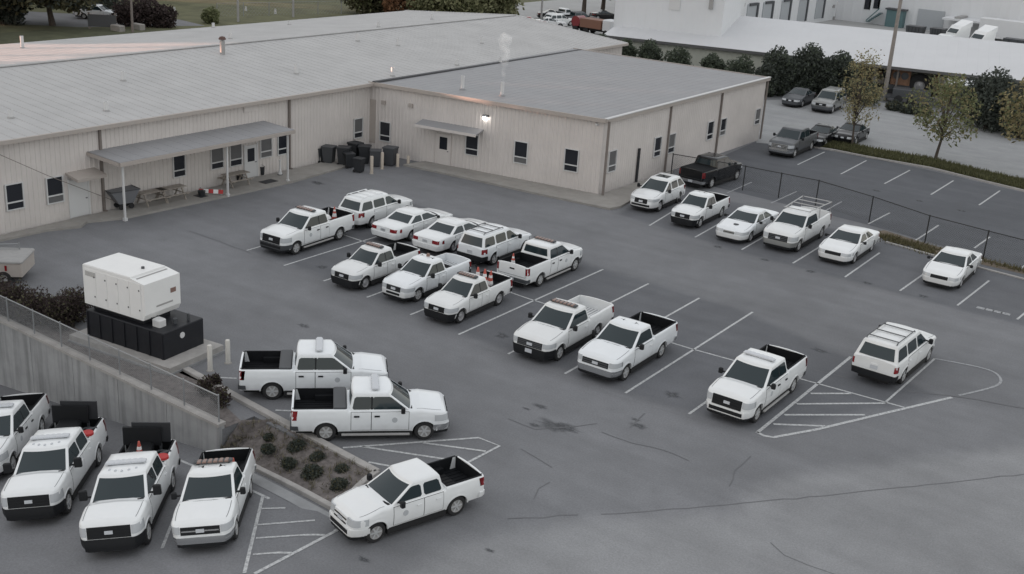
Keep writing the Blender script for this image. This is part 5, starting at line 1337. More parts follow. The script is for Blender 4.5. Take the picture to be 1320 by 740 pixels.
# ---- bins, carts and bollards by the inner corner
def cart(px, py, label, rz, s=1.0, m_=M_BIN):
    t = thing('trash_cart', label, 'trash bin', g(px, py), R_(rz), 'wheeled bins in the corner of the two buildings')
    b = MB(); b.add([(-.25*s,-.26*s,.06),(.25*s,-.26*s,.06),(.25*s,.26*s,.06),(-.25*s,.26*s,.06),(-.34*s,-.31*s,.98*s),(.34*s,-.31*s,.98*s),(.34*s,.31*s,.98*s),(-.34*s,.31*s,.98*s)], [(0,3,2,1),(4,5,6,7),(0,1,5,4),(1,2,6,5),(2,3,7,6),(3,0,4,7)]); b.build('bin_body', m_, t, smooth=False)
    b = MB(); b.rbox(-.38*s, .37*s, -.34*s, .34*s, .985*s, 1.07*s, .03); b.build('lid', m_, t, smooth=False)
    b = MB(); b.tube([(-.43*s, -.25*s, .95*s), (-.43*s, .25*s, .95*s)], .02, 6); b.build('handle', M_BLACK, t)
    me = MB().lathe([(.001,-.03), (.11,-.03), (.11,.03), (.001,.03)], 12, axis='y').mesh('wheel', M_TYRE)
    for y in (-.27, .27): link('wheel', me, t, (-.25*s, y*s, .11))
for a in ((424, 211, 'grey wheeled bin nearest the porch', 20, 1.2, M_BIN), (443, 213, 'dark wheeled bin second from the porch', 30, 1.25, M_BINB), (463, 222, 'low dark wheeled bin in front of the others', 10, .95, M_BINB), (470, 210, 'dark wheeled bin in the middle of the cluster', 35, 1.2, M_BINB), (458, 207, 'dark wheeled bin at the back against the wall', 0, 1.25, M_BINB), (484, 214, 'grey wheeled bin between the tan bollards', 40, 1.1, M_BIN), (503, 213, 'grey wheeled bin furthest right of the cluster', 15, 1.25, M_BIN), (412, 209, 'grey wheeled bin tucked against the hall wall', 80, 1.0, M_BIN), (450, 216, 'small dark wheeled bin in the second rank', 60, 1.0, M_BINB)): cart(*a)
for px, py, h, lab in ((479, 224, 1.25, 'tan bollard leftmost in front of the bins'), (492.5, 218, 1.2, 'tan bollard second from left in front of the bins'), (512.5, 215, .95, 'tan bollard right of the bins'), (526, 213, .70, 'short tan bollard furthest right by the walkway')):
    t = thing('bollard', lab, 'bollard', g(px, py), 0, 'tan bollards in front of the bins')
    MB().lathe([(.11, 0), (.11, h-.06), (.09, h-.015), (.001, h)], 14).build('post', M_TANBOL, t); MB().lathe([(.17, 0), (.16, .02), (.111, .025)], 12).build('base', M_CONC, t)
# ---- porch furniture
WZ = .13
def bench_table(px, py, label, rz):
    t = thing('picnic_table', label, 'picnic table', g(px, py, WZ), R_(rz), 'picnic tables on the porch')
    for k in range(4): MB().box(-.9, .9, -.34+k*.175, -.18+k*.175, .72, .76).build('plank', M_WOOD, t, smooth=False)
    for y in (-.72, .58): MB().box(-.9, .9, y, y+.14, .42, .46).build('bench', M_WOOD, t, smooth=False)
    for x in (-.65, .65):
        b = MB(); b.obox((x, -.33, .36), (.03, 0, 0), (0, .05, 0), (0, .20, .36)); b.obox((x, .33, .36), (.03, 0, 0), (0, .05, 0), (0, -.20, .36)); b.box(x-.03, x+.03, -.74, .74, .36, .415); b.build('leg_frame', M_WOOD, t, smooth=False)
bench_table(221, 257, 'weathered picnic table in the middle of the porch', 88); bench_table(304, 238, 'weathered picnic table near the porch doors', 86); bench_table(196, 262, 'weathered picnic table behind the grey cart', 88)
t = thing('tilt_cart', 'grey tilt cart with flared sides parked at the left end of the porch', 'cart', g(160, 268, WZ), R_(80))
b = MB(); b.add([(-.45,-.35,.35),(.45,-.35,.35),(.45,.35,.35),(-.45,.35,.35),(-1.0,-.55,1.15),(.75,-.55,1.15),(.75,.55,1.15),(-1.0,.55,1.15)], [(0,3,2,1),(0,1,5,4),(1,2,6,5),(2,3,7,6),(3,0,4,7),(4,5,6,7)]); b.build('hopper', mat('cart_grey', (.17,.175,.19), .6), t, smooth=False)
b = MB(); b.tube([(-1.02,-.57,1.16), (.77,-.57,1.16), (.77,.57,1.16), (-1.02,.57,1.16), (-1.02,-.57,1.16)], .03, 6); b.build('rim_rail', M_BIN, t)
me = MB().lathe([(.001,-.04), (.17,-.04), (.17,.04), (.001,.04)], 14, axis='y').mesh('wheel', M_TYRE)
for x, y in ((-.3,-.3), (-.3,.3), (.3,-.3), (.3,.3)): link('wheel', me, t, (x, y, .17))
b = MB(); b.box(-.4, .4, -.3, .3, .26, .36); b.build('frame', M_UNDER, t, smooth=False)
t = thing('striped_barrier', 'red and white striped board leaning on the porch', 'barrier', g(272, 251, WZ), R_(35))
for k in range(5):
    b = MB(); b.obox((-.6+.3*k, 0, .22), (.149, 0, 0), (0, .03, .12), (0, -.008, .002)); b.build('stripe', M_RED if k % 2 == 0 else M_REFL, t, smooth=False)
for x in (-.65, .65):
    b = MB(); b.box(x-.03, x+.03, .02, .06, 0, .42); b.build('leg', M_POLE, t, smooth=False)
def pot(px, py, label, r, h, z=WZ):
    t = thing('bucket', label, 'bucket', g(px, py, z)); MB().lathe([(r*.8, 0), (r, h), (r*.93, h), (r*.75, .03), (.001, .03)], 12).build('body', M_BINB, t)
    b = MB(); b.tube([(r*math.cos(a), 0, h+r*.6*math.sin(a)) for a in [math.pi*k/6 for k in range(7)]], .012, 5); b.build('handle', M_POLE, t)
pot(260, 252, 'dark bucket lying on the porch edge near the striped board', .24, .3); pot(84, 278, 'dark bucket against the hall wall left of the door', .2, .35, .13); pot(72, 281, 'small dark bucket left of the door', .16, .25, .13); pot(45, 288, 'dark tub against the wall under the second window', .22, .2, .13); pot(309, 232, 'dark tub under the porch windows', .24, .5); pot(338, 225, 'tall dark tub beside the porch door', .18, .55)
t = thing('ash_bin', 'slim white smoking post on the porch near its right post', 'ash bin', g(361, 225, WZ)); MB().lathe([(.15, 0), (.15, .1), (.07, .3), (.06, .9), (.08, 1.0), (.001, 1.02)], 12).build('post', M_CAP, t); MB().lathe([(.18, 0), (.18, .03), (.001, .031)], 12).build('base', M_BIN, t)
for px, py, w, lab in ((346, 234, 1.1, 'black mat on the walkway before the porch door'), (259, 252.5, .6, 'small black mat on the porch left of the striped board')):
    t = thing('door_mat', lab, 'mat', g(px, py, .125), R_(90)); MB().rbox(-w/2, w/2, -.35, .35, 0, .02, .008).build('mat', M_BINB, t, smooth=False)
t = thing('guy_wire', 'thin cable slanting down the hall wall at the left edge', 'cable', (BX1, 30, 0))
a, b = gx(-40, 182, BX1+.5), gx(150, 260, BX1+.5); mb = MB()
mb.tube([Vector((a.x, a.y, a.z))-Vector((BX1, 30, 0)), (a.lerp(b, .5)+Vector((0,0,-.12)))-Vector((BX1, 30, 0)), b-Vector((BX1, 30, 0))], .018, 5); mb.build('cable', M_SPOUT, t)

# ---- traffic cones, cans and boards carried in truck beds
def cone(v, x, y, z, label, s=1.0, tilt=0):
    t = thing('traffic_cone', label, 'traffic cone', on(v, x, y, z), 0, 'traffic cones in truck beds'); t.scale = (s, s, s); t.rotation_euler = (tilt, tilt*.5, .4)
    MB().box(-.19, .19, -.19, .19, 0, .04).build('base', M_ORANGE, t, smooth=False)
    MB().lathe([(.14, .04), (.115, .19)], 12).build('body', M_ORANGE, t); MB().lathe([(.116, .19), (.085, .36)], 12).build('band', M_REFL, t)
    MB().lathe([(.085, .36), (.065, .47)], 12).build('body', M_ORANGE, t); MB().lathe([(.066, .47), (.05, .56)], 12).build('band', M_REFL, t); MB().lathe([(.05, .56), (.025, .70), (.001, .70)], 12).build('tip', M_ORANGE, t)
def can(v, x, y, z, label):
    t = thing('fuel_can', label, 'fuel can', on(v, x, y, z), .5, 'red cans in truck beds'); MB().rbox(-.17, .17, -.12, .12, 0, .36, .03).build('body', M_RED, t); MB().tube([(.1, 0, .35), (.16, 0, .5)], .025, 6).build('spout', M_BLACK, t); MB().tube([(-.12, 0, .36), (-.1, 0, .43), (.04, 0, .43), (.05, 0, .36)], .018, 5).build('handle', M_RED, t)
cone(v1, -2.35, .05, .87, 'orange cone in the bed of the pickup standing alone', 1.1); 
t = thing('cargo_bag', 'white sack lying in the bed of the pickup standing alone', 'sack', on(v1, -1.9, -.25, .87)); MB().lathe([(.001,.0), (.30,.03), (.36,.15), (.24,.30), (.001,.34)], 12).build('sack', M_REFL, t)
cone(v6, -2.3, .45, .87, 'orange cone in the bed of the pickup with its tail towards us', 1.05)
cone(v9, -1.0, .30, .74, 'orange and white cone at the front of the small pickup bed', 1.6); cone(v9, -1.0, -.1, .74, 'orange and white cone beside another in the small pickup bed', 1.6); cone(v9, -1.35, .35, .74, 'orange and white cone leaning in the small pickup bed', 1.5, .2); 
t = thing('equipment', 'dark machine with a handle standing in the small pickup bed of cones', 'machine', on(v9, -1.45, -.25, .745)); MB().rbox(-.35, .35, -.28, .28, 0, .45, .06).build('motor', M_BLACK, t); MB().tube([(-.3,.25,.3), (-.5,.25,.9), (-.5,-.25,.9), (-.3,-.25,.3)], .03, 6).build('handle', M_BLACK, t); MB().lathe([(.001,.45), (.16,.46), (.16,.6), (.001,.62)], 10).build('engine', M_BIN, t)
cone(v32, -1.05, .48, .84, 'tall orange cone with two white bands in the single cab truck bed', 1.25)
t = thing('plywood_sheet', 'worn board lying in the single cab truck bed with a cone', 'board', on(v32, -1.25, -.1, .85), R_(-50)); MB().box(-.5, .5, -.35, .35, 0, .03).build('board', M_WOOD, t, smooth=False)
cone(v31, -2.2, -.15, .99, 'orange cone with white top behind the cab of the big truck', 1.3)
can(v31, -1.70, .30, .97, 'red can behind the cab of the big truck, left one'); can(v31, -1.65, .62, .97, 'red can at the bed side of the big truck')
can(v30, -1.75, .25, .97, 'red can in the bed of the big truck second from the edge'); can(v30, -1.72, -.2, .97, 'red can in the middle of that bed behind the second cab')
for v, which in ((v30, 'second from the left edge'), (v31, 'with cones in its bed')):
    t = thing('water_cooler', 'white cooler behind the cab of the truck '+which, 'cooler', on(v, -1.60, .78, .97), R_(-50)); MB().lathe([(.001,0), (.2,0), (.22,.4), (.19,.46), (.001,.48)], 14).build('body', M_REFL, t); MB().lathe([(.21,.48), (.2,.56), (.001,.58)], 14).build('lid', M_RED, t)
    t = thing('equipment', 'dark gear piled in the big truck '+which, 'machine', on(v, -2.45, .1, .97), R_(-50)); MB().rbox(-.55, .3, -.7, .1, 0, .55, .08).build('case', M_BLACK, t); MB().tube([(.2,.3,.05), (.35,.5,.55), (.1,.75,.5), (-.2,.55,.1)], .05, 7).build('hose', M_BIN, t); MB().lathe([(.16,.0), (.3,.02), (.3,.12), (.16,.14)], 14, (.05,.45,.25)).build('reel', M_BIN, t)
    t = thing('arrow_board', 'black sign board raised over the bed of the big truck '+which, 'sign board', on(v, -2.95, 0, 1.35), R_(-50))
    X, Y = v[3], v[4]
    MB().box(-.05, .05, -.80, .48, .10, .78).build('panel', M_BLACK, t, smooth=False); MB().box(-.12, -.055, -.52, .78, .20, .92).build('panel', M_BINB, t, smooth=False)
    for y in (-.45, .45): MB().box(-.035, .035, y-.04, y+.04, -.36, .16).build('leg', M_BIN, t, smooth=False)

# ================================================================== TREES, HEDGES, SHRUBS
def leaf_mesh(clumps, n, size, rnd, squash=.8):
    v, f = [], []
    for i in range(n):
        c, r = clumps[rnd.randrange(len(clumps))]
        d = Vector((rnd.gauss(0,1), rnd.gauss(0,1), rnd.gauss(0,1))).normalized()*r*(rnd.random()**.45)
        p = c+Vector((d.x, d.y, d.z*squash)); a = Vector((rnd.gauss(0,1), rnd.gauss(0,1), rnd.gauss(0,1))).normalized(); b = a.orthogonal().normalized(); b.rotate(Matrix.Rotation(rnd.random()*6.28, 3, a)); e = a.cross(b)
        s = size*(.6+.8*rnd.random()); o = len(v); v += [p-b*s, p+e*s*.55, p+b*s, p-e*s*.55]; f.append((o, o+1, o+2, o+3))
    return v, f
def leaves(name, m_, parent, clumps, n, size, rnd, squash=.8):
    v, f = leaf_mesh(clumps, n, size, rnd, squash); me = bpy.data.meshes.new(name); me.from_pydata([tuple(q) for q in v], [], f); me.materials.append(m_)
    return link(name, me, parent)
def tree(label, p, h, cr_, m_, n=2600, size=.22, seed=0, trunk=.16, bole=.35, ncl=16, m2=None, group=None, cat='tree', name='tree', spread=.62, squash=.85, openness=.42):
    rnd = random.Random(seed); t = thing(name, label, cat, p, 0, group); mb = MB(); clumps = []
    lean = Vector((rnd.uniform(-.04,.04)*h, rnd.uniform(-.04,.04)*h, 0))
    top = Vector((lean.x, lean.y, h*.80)); mb.tube([(0,0,-.2), lean*.3+Vector((0,0,h*bole*.5)), lean*.6+Vector((0,0,h*bole)), top], [trunk*1.25, trunk, trunk*.85, trunk*.2], 8)
    for i in range(ncl):
        a = 6.283*(i*.618+rnd.random()*.2); q = (i+.5)/ncl; z = h*(bole+.08+(1-bole-.16)*q); w = cr_*math.sin(math.pi*(.18+.74*q))**.8*rnd.uniform(.55, 1.0)
        e = Vector((math.cos(a)*w*spread/.62*.8, math.sin(a)*w*spread/.62*.8, z)); st = lean*.7+Vector((0,0,h*bole*.85+(z-h*bole)*.35))
        midp = st.lerp(e, .5)+Vector((0,0,.08*h*rnd.random())); mb.tube([st, midp, e], [trunk*.45, trunk*.25, trunk*.06], 5); clumps.append((e, cr_*openness*rnd.uniform(.7, 1.15)))
    clumps.append((top, cr_*openness))
    mb.build('trunk', M_BARK, t); leaves('crown', m_, t, clumps, n, size, rnd, squash)
    if m2: leaves('crown', m2, t, clumps, n//3, size, rnd, squash)
    return t
def shrub(label, p, h, r, m_, n=700, size=.10, seed=0, group=None, cat='shrub', name='shrub', m2=None, cone=False, dome=False):
    rnd = random.Random(seed); t = thing(name, label, cat, p, 0, group); cl = []
    for i in range(12):
        q = (i+.5)/12; w = r*((1-q)*.85+.08 if cone else math.sin(math.pi*(.2+.65*q)))*.75; a = i*2.4+rnd.random(); cl.append((Vector((w*math.cos(a)*(.6 if not cone else .5), w*math.sin(a)*(.6 if not cone else .5), h*(.12+.8*q))), r*(.45 if not cone else .42*(1.1-q))))
    if dome: cl = [(Vector((r*.45*math.cos(k*2.4)*(k/12)**.5, r*.45*math.sin(k*2.4)*(k/12)**.5, h*(.45-.15*k/12))), r*.52) for k in range(12)]
    mb = MB()
    for k in range(5): a = k*1.257; mb.tube([(0,0,-.05), (.12*r*math.cos(a), .12*r*math.sin(a), h*.4), (.45*r*math.cos(a), .45*r*math.sin(a), h*.75)], [.035*h+.01, .02*h+.008, .006], 5)
    mb.build('stem', M_BARK, t); leaves('foliage', m_, t, cl, n, size, rnd, .9)
    if m2: leaves('foliage', m2, t, cl, n//4, size, rnd, .9)
    return t
# planter shrubs: measured on the mulch slope
PS = ((345, 583, .62, 'olive shrub highest up the planter on the left'), (383, 582, .62, 'dark olive shrub right of the highest one in the planter'), (372, 602, .6, 'olive shrub in the second rank of the planter'), (410, 597, .58, 'dark olive shrub near the middle of the upper rank'), (402, 616, .6, 'olive shrub in the middle of the lower rank'), (441, 610, .58, 'dark olive shrub nearest the upper kerb by the truck'), (437, 631, .6, 'dark olive shrub nearest the tip of the planter'), (346, 567, .5, 'small olive shrub by the end of the retaining wall'))
for i, (px, py, r, lab) in enumerate(PS):
    p = g(px, py, -.3 if px < 420 else -.15); q_ = (.8, 1.15, .9, 1.1, 1.25, .85, 1.05, .7)[i]; shrub(lab, p, .46*q_, r*.66*q_, M_LDARK, 1700, .042, 20+i, 'round shrubs in the planter', m2=M_LOLIVE, dome=True)
for i, (px, py, r, h, lab) in enumerate(((265, 507, .5, .6, 'dark red shrub next to the concrete pad'), (285, 522, .5, .7, 'dark red shrub at the end of the fence'), (276, 496, .35, .4, 'low dark shrub by the upper kerb'))):
    shrub(lab, g(px, py, .05), h, r, M_LRED, 450, .06, 60+i, 'dark red shrubs by the fence end', m2=M_LOLIVE)
for i, (px, py, lab) in enumerate(((20, 405, 'dark red bush behind the fence at the left edge'), (48, 415, 'dark red bush behind the fence, second from the left'), (75, 420, 'dark red bush behind the fence next to the black tank'), (95, 412, 'dark red bush tucked against the black tank'), (-8, 395, 'dark red bush mostly outside the left edge'))):
    shrub(lab, g(px, py, .02), 1.25, 1.15, M_LRED, 2800, .055, 70+i, 'dark red bushes behind the fence', m2=M_LOLIVE)
rnd = random.Random(15); v, f = [], []
for i in range(170):
    a_, b_ = along(KU2, rnd.random()), None
    k_ = rnd.random(); a_, b_ = along(KU2, k_), along(KL, k_); t_ = rnd.uniform(.06, .94); q = a_.lerp(b_, t_); q.z = .07+(zlow(b_.x)-.01)*(t_**1.2)
    for k in range(rnd.randrange(4, 11)):
        h = rnd.uniform(.05, .22); p = q+Vector((rnd.gauss(0, .06), rnd.gauss(0, .06), 0)); d = Vector((rnd.gauss(0, .07), rnd.gauss(0, .07), h)); s = Vector((rnd.uniform(-1, 1), rnd.uniform(-1, 1), 0)).normalized()*.02; o = len(v); v += [p-s, p+s, p+d]; f.append((o, o+1, o+2))
me = bpy.data.meshes.new('weeds'); me.from_pydata([tuple(q) for q in v], [], f); me.materials.append(leafm('tuft_dry', (.22, .20, .15))); tag(link('weeds', me), 'dry grass tufts scattered over the mulch of the planter', 'weeds', kind='stuff')
# dry weeds under the black fence
rnd = random.Random(5); v, f = [], []
for a, b, n, w in ((g(1130, 303), g(1330, 352), 900, .5), (g(1130, 304), g(1205, 327), 900, .7)):
    for i in range(n):
        t_ = rnd.random(); p = a.lerp(b, t_)+Vector((rnd.gauss(0,.25), rnd.gauss(0,w*.5), 0)); h = rnd.uniform(.06, .30); d = Vector((rnd.gauss(0,.1), rnd.gauss(0,.1), h)); s = Vector((rnd.uniform(-1,1), rnd.uniform(-1,1), 0)).normalized()*.035; o = len(v); v += [p-s, p+s, p+d]; f.append((o, o+1, o+2))
me = bpy.data.meshes.new('weeds'); me.from_pydata([tuple(q) for q in v], [], f); me.materials.append(leafm('weed_dry', (.15,.135,.075))); tag(link('weeds', me), 'dry weeds growing along the foot of the black fence', 'weeds', kind='stuff')
wl_ = [g(1118, 300), g(1140, 297), g(1200, 316), g(1330, 350), g(1330, 356), g(1200, 326), g(1150, 308)]; sheet('dirt_strip', wl_, M_DIRT, .013)
kb = [g(1143, 312), g(1200, 328), g(1260, 344), g(1330, 362)]
kerb([q+Vector((0,-.15,0)) for q in kb], .16, .08)
# grass strip between the lots
gt = [g(1048, 182), g(1075, 184), g(1120, 192), g(1200, 205.5), g(1260, 220), g(1335, 237)]; gb_ = [g(1050, 190), g(1075, 194), g(1120, 203), g(1200, 217), g(1260, 232), g(1335, 250)]
m = MB(); m.grid([[q+Vector((0,0,.05)) for q in gb_], [q.lerp(r, .5)+Vector((0,0,.16)) for q, r in zip(gt, gb_)], [q+Vector((0,0,.05)) for q in gt]]); o = m.build('grass_strip', M_GRASSD, smooth=True); o['kind'] = 'structure'
kerb([q+Vector((0,-.12,0)) for q in gb_], .18, .13); kerb([q+Vector((0,.12,0)) for q in gt], .18, .13)
rnd = random.Random(6); v, f = [], []
for i in range(9000):
    k = rnd.random()*(len(gt)-1); j = int(k); a = gt[j].lerp(gt[j+1], k-j); b = gb_[j].lerp(gb_[j+1], k-j); p = a.lerp(b, rnd.uniform(.04,.96))+Vector((0,0,.08)); h = rnd.uniform(.1,.4); d = Vector((rnd.gauss(0,.08), rnd.gauss(0,.08), h)); s = Vector((rnd.uniform(-1,1), rnd.uniform(-1,1), 0)).normalized()*.05; o = len(v); v += [p-s, p+s, p+d]; f.append((o, o+1, o+2))
me = bpy.data.meshes.new('grass'); me.from_pydata([tuple(q) for q in v], [], f); me.materials.append(leafm('grass_blade', (.125,.125,.065))); tag(link('grass', me), 'rough green grass growing on the strip between the lots', 'grass', kind='stuff')
# trees
tree('sparse yellow young tree on the grass strip by the black saloon', g(1098, 190), 8.4, 2.2, M_LYEL, 1500, .10, 1, .09, .20, 30, m2=M_LLIGHT, openness=.40)
tree('round green and yellow tree on the grass strip behind the upper lot', g(1205, 206), 7.2, 3.1, M_LGREEN, 1700, .14, 2, .12, .22, 22, m2=M_LYEL, openness=.36)
tree('yellow green tree cut by the right picture edge', g(1322, 236), 8.6, 3.2, M_LYEL, 1500, .15, 3, .12, .34, 18, m2=M_LGREEN, openness=.40)
shrub('big dark evergreen tree beside the storage shed', g(1270, 166), 4.9, 3.6, M_LDARK, 6500, .18, 4, None, 'tree', 'evergreen_tree')
shrub('smaller dark evergreen between the big evergreen and the right edge', g(1312, 178), 3.8, 2.2, M_LDARK, 2600, .18, 5, None, 'tree', 'evergreen_tree', m2=M_LGREEN)
for i, (px, py, h, r, lab) in enumerate(((998, 122, 4.4, 2.3, 'dark hedge bush closest to the wing corner'), (1018, 122, 3.2, 1.9, 'lower dark hedge bush second from the wing corner'), (1037, 122, 4.8, 2.5, 'tallest dark hedge bush behind the grey saloon'), (1058, 124, 3.2, 1.8, 'lower dark hedge bush behind the silver suv'), (1078, 124, 4.2, 2.3, 'dark hedge bush next to the yellow tree'), (985, 124, 3.0, 1.6, 'dark hedge bush half hidden by the wing'))):
    shrub(lab, g(px, py), h*1.05, r, M_LDARK, 4200, .15, 100+i, 'dark hedge bushes behind the back lot', m2=M_LCON)
for i, (px, pt, r, lab) in enumerate(((776, 48, 1.1, 'first conifer from the left behind the wing roof'), (807, 55, 1.2, 'second conifer from the left behind the wing roof'), (839, 56, 1.3, 'third conifer from the left behind the wing roof, slim top'), (876, 67, 1.5, 'broad conifer in the middle of the row behind the wing roof'), (917, 73, 1.1, 'twin topped conifer behind the wing roof'), (927, 79, .9, 'low conifer beside the twin topped one behind the wing roof'), (956, 79, 1.7, 'broad low conifer near the right end of the wing roof'))):
    lo, hi = 1.0, 9.0
    for _ in range(40):
        z = (lo+hi)/2; q = g(px, pt, z)
        if q.y > 112: lo = z
        else: hi = z
    q = g(px, pt, z); shrub(lab, (q.x, q.y, 0), z*1.05, r*1.35, M_LCON, 3000, .15, 130+i, 'conifers in a row behind the wing', 'tree', 'conifer', m2=M_LDARK)
for i, (px, py, h, r, lab) in enumerate(((1152, 142, .7, 1.1, 'low dark bush at the foot of the light pole'), (1170, 146, .6, 1.0, 'low dark bush right of the light pole'), (1188, 149, .7, 1.1, 'low dark bush left of the green and yellow tree'), (1120, 136, 2.0, 1.7, 'grey green bush behind the yellow tree'), (1105, 132, 2.2, 1.5, 'grey green bush between the silver suv and the yellow tree'))):
    shrub(lab, g(px, py), h, r, M_LDARK if i < 3 else M_LCON, 1100, .12, 150+i, 'low bushes along the back lot', m2=M_LOLIVE)
# far trees
tree('orange tree beyond the hall roof', g(523, 27)+Vector((-2, 2, 0)), 5.6, 3.4, M_LORG, 3600, .28, 11, .2, .04, 16)
for i, (px, dy, h, r, mm, lab) in enumerate(((600, 3, 11, 6.0, M_LLIGHT, 'big light green tree beyond the hall roof, middle one'), (566, 5, 9.5, 4.6, M_LLIGHT, 'light green tree right of the orange tree'), (640, 3, 10.5, 5.0, M_LLIGHT, 'light green tree left of the far parked cars'), (490, 10, 8.5, 4.4, M_LOLIVE, 'olive tree left of the orange tree'))):
    tree(lab, g(px, 34)+Vector((-dy, dy, 0)), h*.8, r, mm, 6500, .30, 200+i, .25, .03, 26, m2=M_LGREEN)
tree('shade tree with a dark trunk on the verge at upper left', g(68, 33), 10, 7.0, M_LOLIVE, 6500, .34, 31, .34, .20, 26, m2=M_LDARK, squash=.6)
shrub('large dark bush at the upper left corner', g(10, 30), 4.0, 3.2, M_LDARK, 3000, .26, 32, None, 'shrub', 'bush')
for i, (px, py, h, r, mm, lab) in enumerate(((165, 33, 2.6, 2.4, M_LRED, 'dark red bush beyond the street, left of the white post'), (190, 34, 3.0, 2.6, M_LRED, 'biggest dark red bush beyond the street'), (212, 35, 2.2, 2.0, M_LRED, 'dark red bush beyond the street at the right end'), (272, 30, 1.7, 1.4, M_LGREEN, 'small green bush beyond the street'), (140, 18, 4.5, 3.5, M_LDARK, 'dark bush behind the far white pickup'))):
    shrub(lab, g(px, py), h, r, mm, 1800, .2, 230+i, None, 'shrub', 'bush')
for i, (px, py) in enumerate(((30, -8), (105, -12), (175, -10), (-60, 10))):
    tree(('olive tree above the far pickup at the top edge', 'dark crowned tree right of the far pickup at the top edge', 'tree with hanging branches at the top edge above red bushes', 'olive tree outside the upper left corner')[i], g(px, py), 14, 7, M_LOLIVE if i % 2 == 0 else M_LDARK, 5000, .42, 240+i, .3, .18, 22)
for i in range(5):                                       # the tree line goes on along the street, out of the frame to the left
    p = Vector((-122.5-2*(i % 2), 66-i*8.7, 0))
    tree('street tree %s along the verge left of the frame' % ('first', 'second', 'third', 'fourth', 'fifth')[i], p, 20, 7.0, M_LOLIVE, 8500, .85, 250+i, .34, .12, 30, group='street trees left of the frame')
# added trees: crowns block the sun, bare stems pass it to the far slope
for i in range(4):
    tree('unseen tall tree added to shape the sunlight, %s of four left of the frame' % ('first', 'second', 'third', 'last')[i], Vector((-122.5, 23.5-i*6.5, 0)), 24, 5.6, M_LOLIVE, 9000, .8, 270+i, .26, .395, 30, group='street trees left of the frame')
for i in range(6):  # more unseen trees, added to keep the low sun off the wing
    tree('unseen shading tree %s, added along the verge far left of the frame' % ('sixth', 'seventh', 'eighth', 'ninth', 'tenth', 'eleventh')[i], Vector((-122.5-2*(i % 2), -5.5-i*8.5, 0)), 16, 6.5, M_LOLIVE, 5000, .7, 280+i, .3, .18, 18, group='street trees left of the frame')
w0_ = tree('unseen sun blocking tree added beyond the field above the picture edge', Vector((-182, 24, 0)), 24, 10, M_LOLIVE, 11000, 1.3, 401, .4, .10, 26, group='sun blocking trees added beyond the field')  # unseen trees added to keep low sun off the white blocks
for i in range(1, 17):
    r = w0_.copy(); COL.objects.link(r); r.location = (-182-9*(i % 2)-(i % 3)*3, 24+i*11.5, 0); r.rotation_euler = (0, 0, i*1.3); sc_ = .9+.2*((i*7) % 5)/5; r.scale = (sc_, sc_, sc_)
    for ch in w0_.children: c_ = ch.copy(); COL.objects.link(c_); c_.parent = r
# bare trunks by the far cars
for i, (px, py) in enumerate(((752, 22), (776, 22))):
    tree(('left brown tree beyond the far parked cars', 'right brown tree beyond the far parked cars')[i], g(px, py), 8, 3.6, M_LOLIVE, 900, .3, 260+i, .35, .40, 14)
# ================================================================== FAR STRUCTURES
# roadside posts and far fence
for px, py, h, lab in ((211, 30, 1.1, 'white marker post beyond the red bushes'), (225, 17, .5, 'white sign beyond the red bushes'), (317, 14, .3, 'white marker in the field left of the fence pole'), (355, 18, .4, 'white marker in the field by the far fence')):
    t = thing('marker_post', lab, 'post', g(px, py)); MB().box(-.12, .12, -.12, .12, 0, h).build('post', M_CAP, t, smooth=False); MB().box(-.14, .14, -.04, .04, h+.002, h+.3).build('plate', M_CAP, t, smooth=False)
for px, py, lab in ((307, 28, 'tall grey pole in the field beyond the hall ridge'), (378, 22, 'grey pole in the field nearer the far ridge end'), (171, 42, 'dark thin pole standing at the street'), (697, 33, 'grey pole beside the far dark red car')):
    t = thing('utility_pole', lab, 'pole', g(px, py)); MB().tube([(0,0,0), (0,0,9)], [.16, .11], 8).build('post', M_POLE if px != 171 else M_SPOUT, t); MB().box(-.8, .8, -.06, .06, 8.4, 8.52).build('crossarm', M_SPOUT, t, smooth=False)
chain_fence('chain_link_fence', 'far wire fence crossing the field beyond the hall', [g(280, 22), g(440, 18), g(500, 14)], 1.8, 0, M_FENCE, .05, 4, .5, .007)
t = thing('wooden_sign', 'dark low wooden sign in front of the far white pickup', 'sign', g(132, 38), R_(40))
MB().box(-1.6, 1.6, -.06, .06, .3, 1.7).build('board', M_BIN, t, smooth=False)
for x in (-1.5, 1.5): MB().box(x-.1, x+.1, .07, .25, 0, 1.9).build('post', M_SPOUT, t, smooth=False)
for x, y in ((152, 40), (178, 38)):
    t = thing('concrete_block', ('pale block by the street right of the wooden sign', 'pale block by the street near the thin pole')[x > 160], 'block', g(x, y)); MB().rbox(-.9, .9, -.4, .4, 0, .7, .08).build('block', M_CONC, t, smooth=False)

# ---- long white shed
ez = 3.4
E0, E1 = g(777, 45, ez), g(1600, 134.5, ez)
ed = (E1-E0).normalized(); eo = Vector((ed.y, -ed.x, 0))
K0, K1 = gp(1062, 30, E0+Vector((0,0,0))-eo*17, E1-eo*17), gp(1320, 57, E0-eo*17, E1-eo*17)
rz_ = (K0.z+K1.z)/2; B0 = E0-eo*17; B1 = E1-eo*17
shed = thing('storage_shed', 'long white roofed shed behind the wing, walled at the left and open at the right', 'shed', (E0.x, E0.y, 0)); sb = Vector((E0.x, E0.y, 0))
m = MB(); a, b, c, d = E0-sb, E1-sb, B0-sb, B1-sb
a.z = b.z = ez; c.z = d.z = rz_
nn = 26; mA = [a.lerp(b, i/nn) for i in range(nn+1)]; mC = [c.lerp(d, i/nn) for i in range(nn+1)]
seam_roof(m, a, b, c, d, 1.1, .008, .05); m.build('roof', M_BIGR, shed, smooth=False)
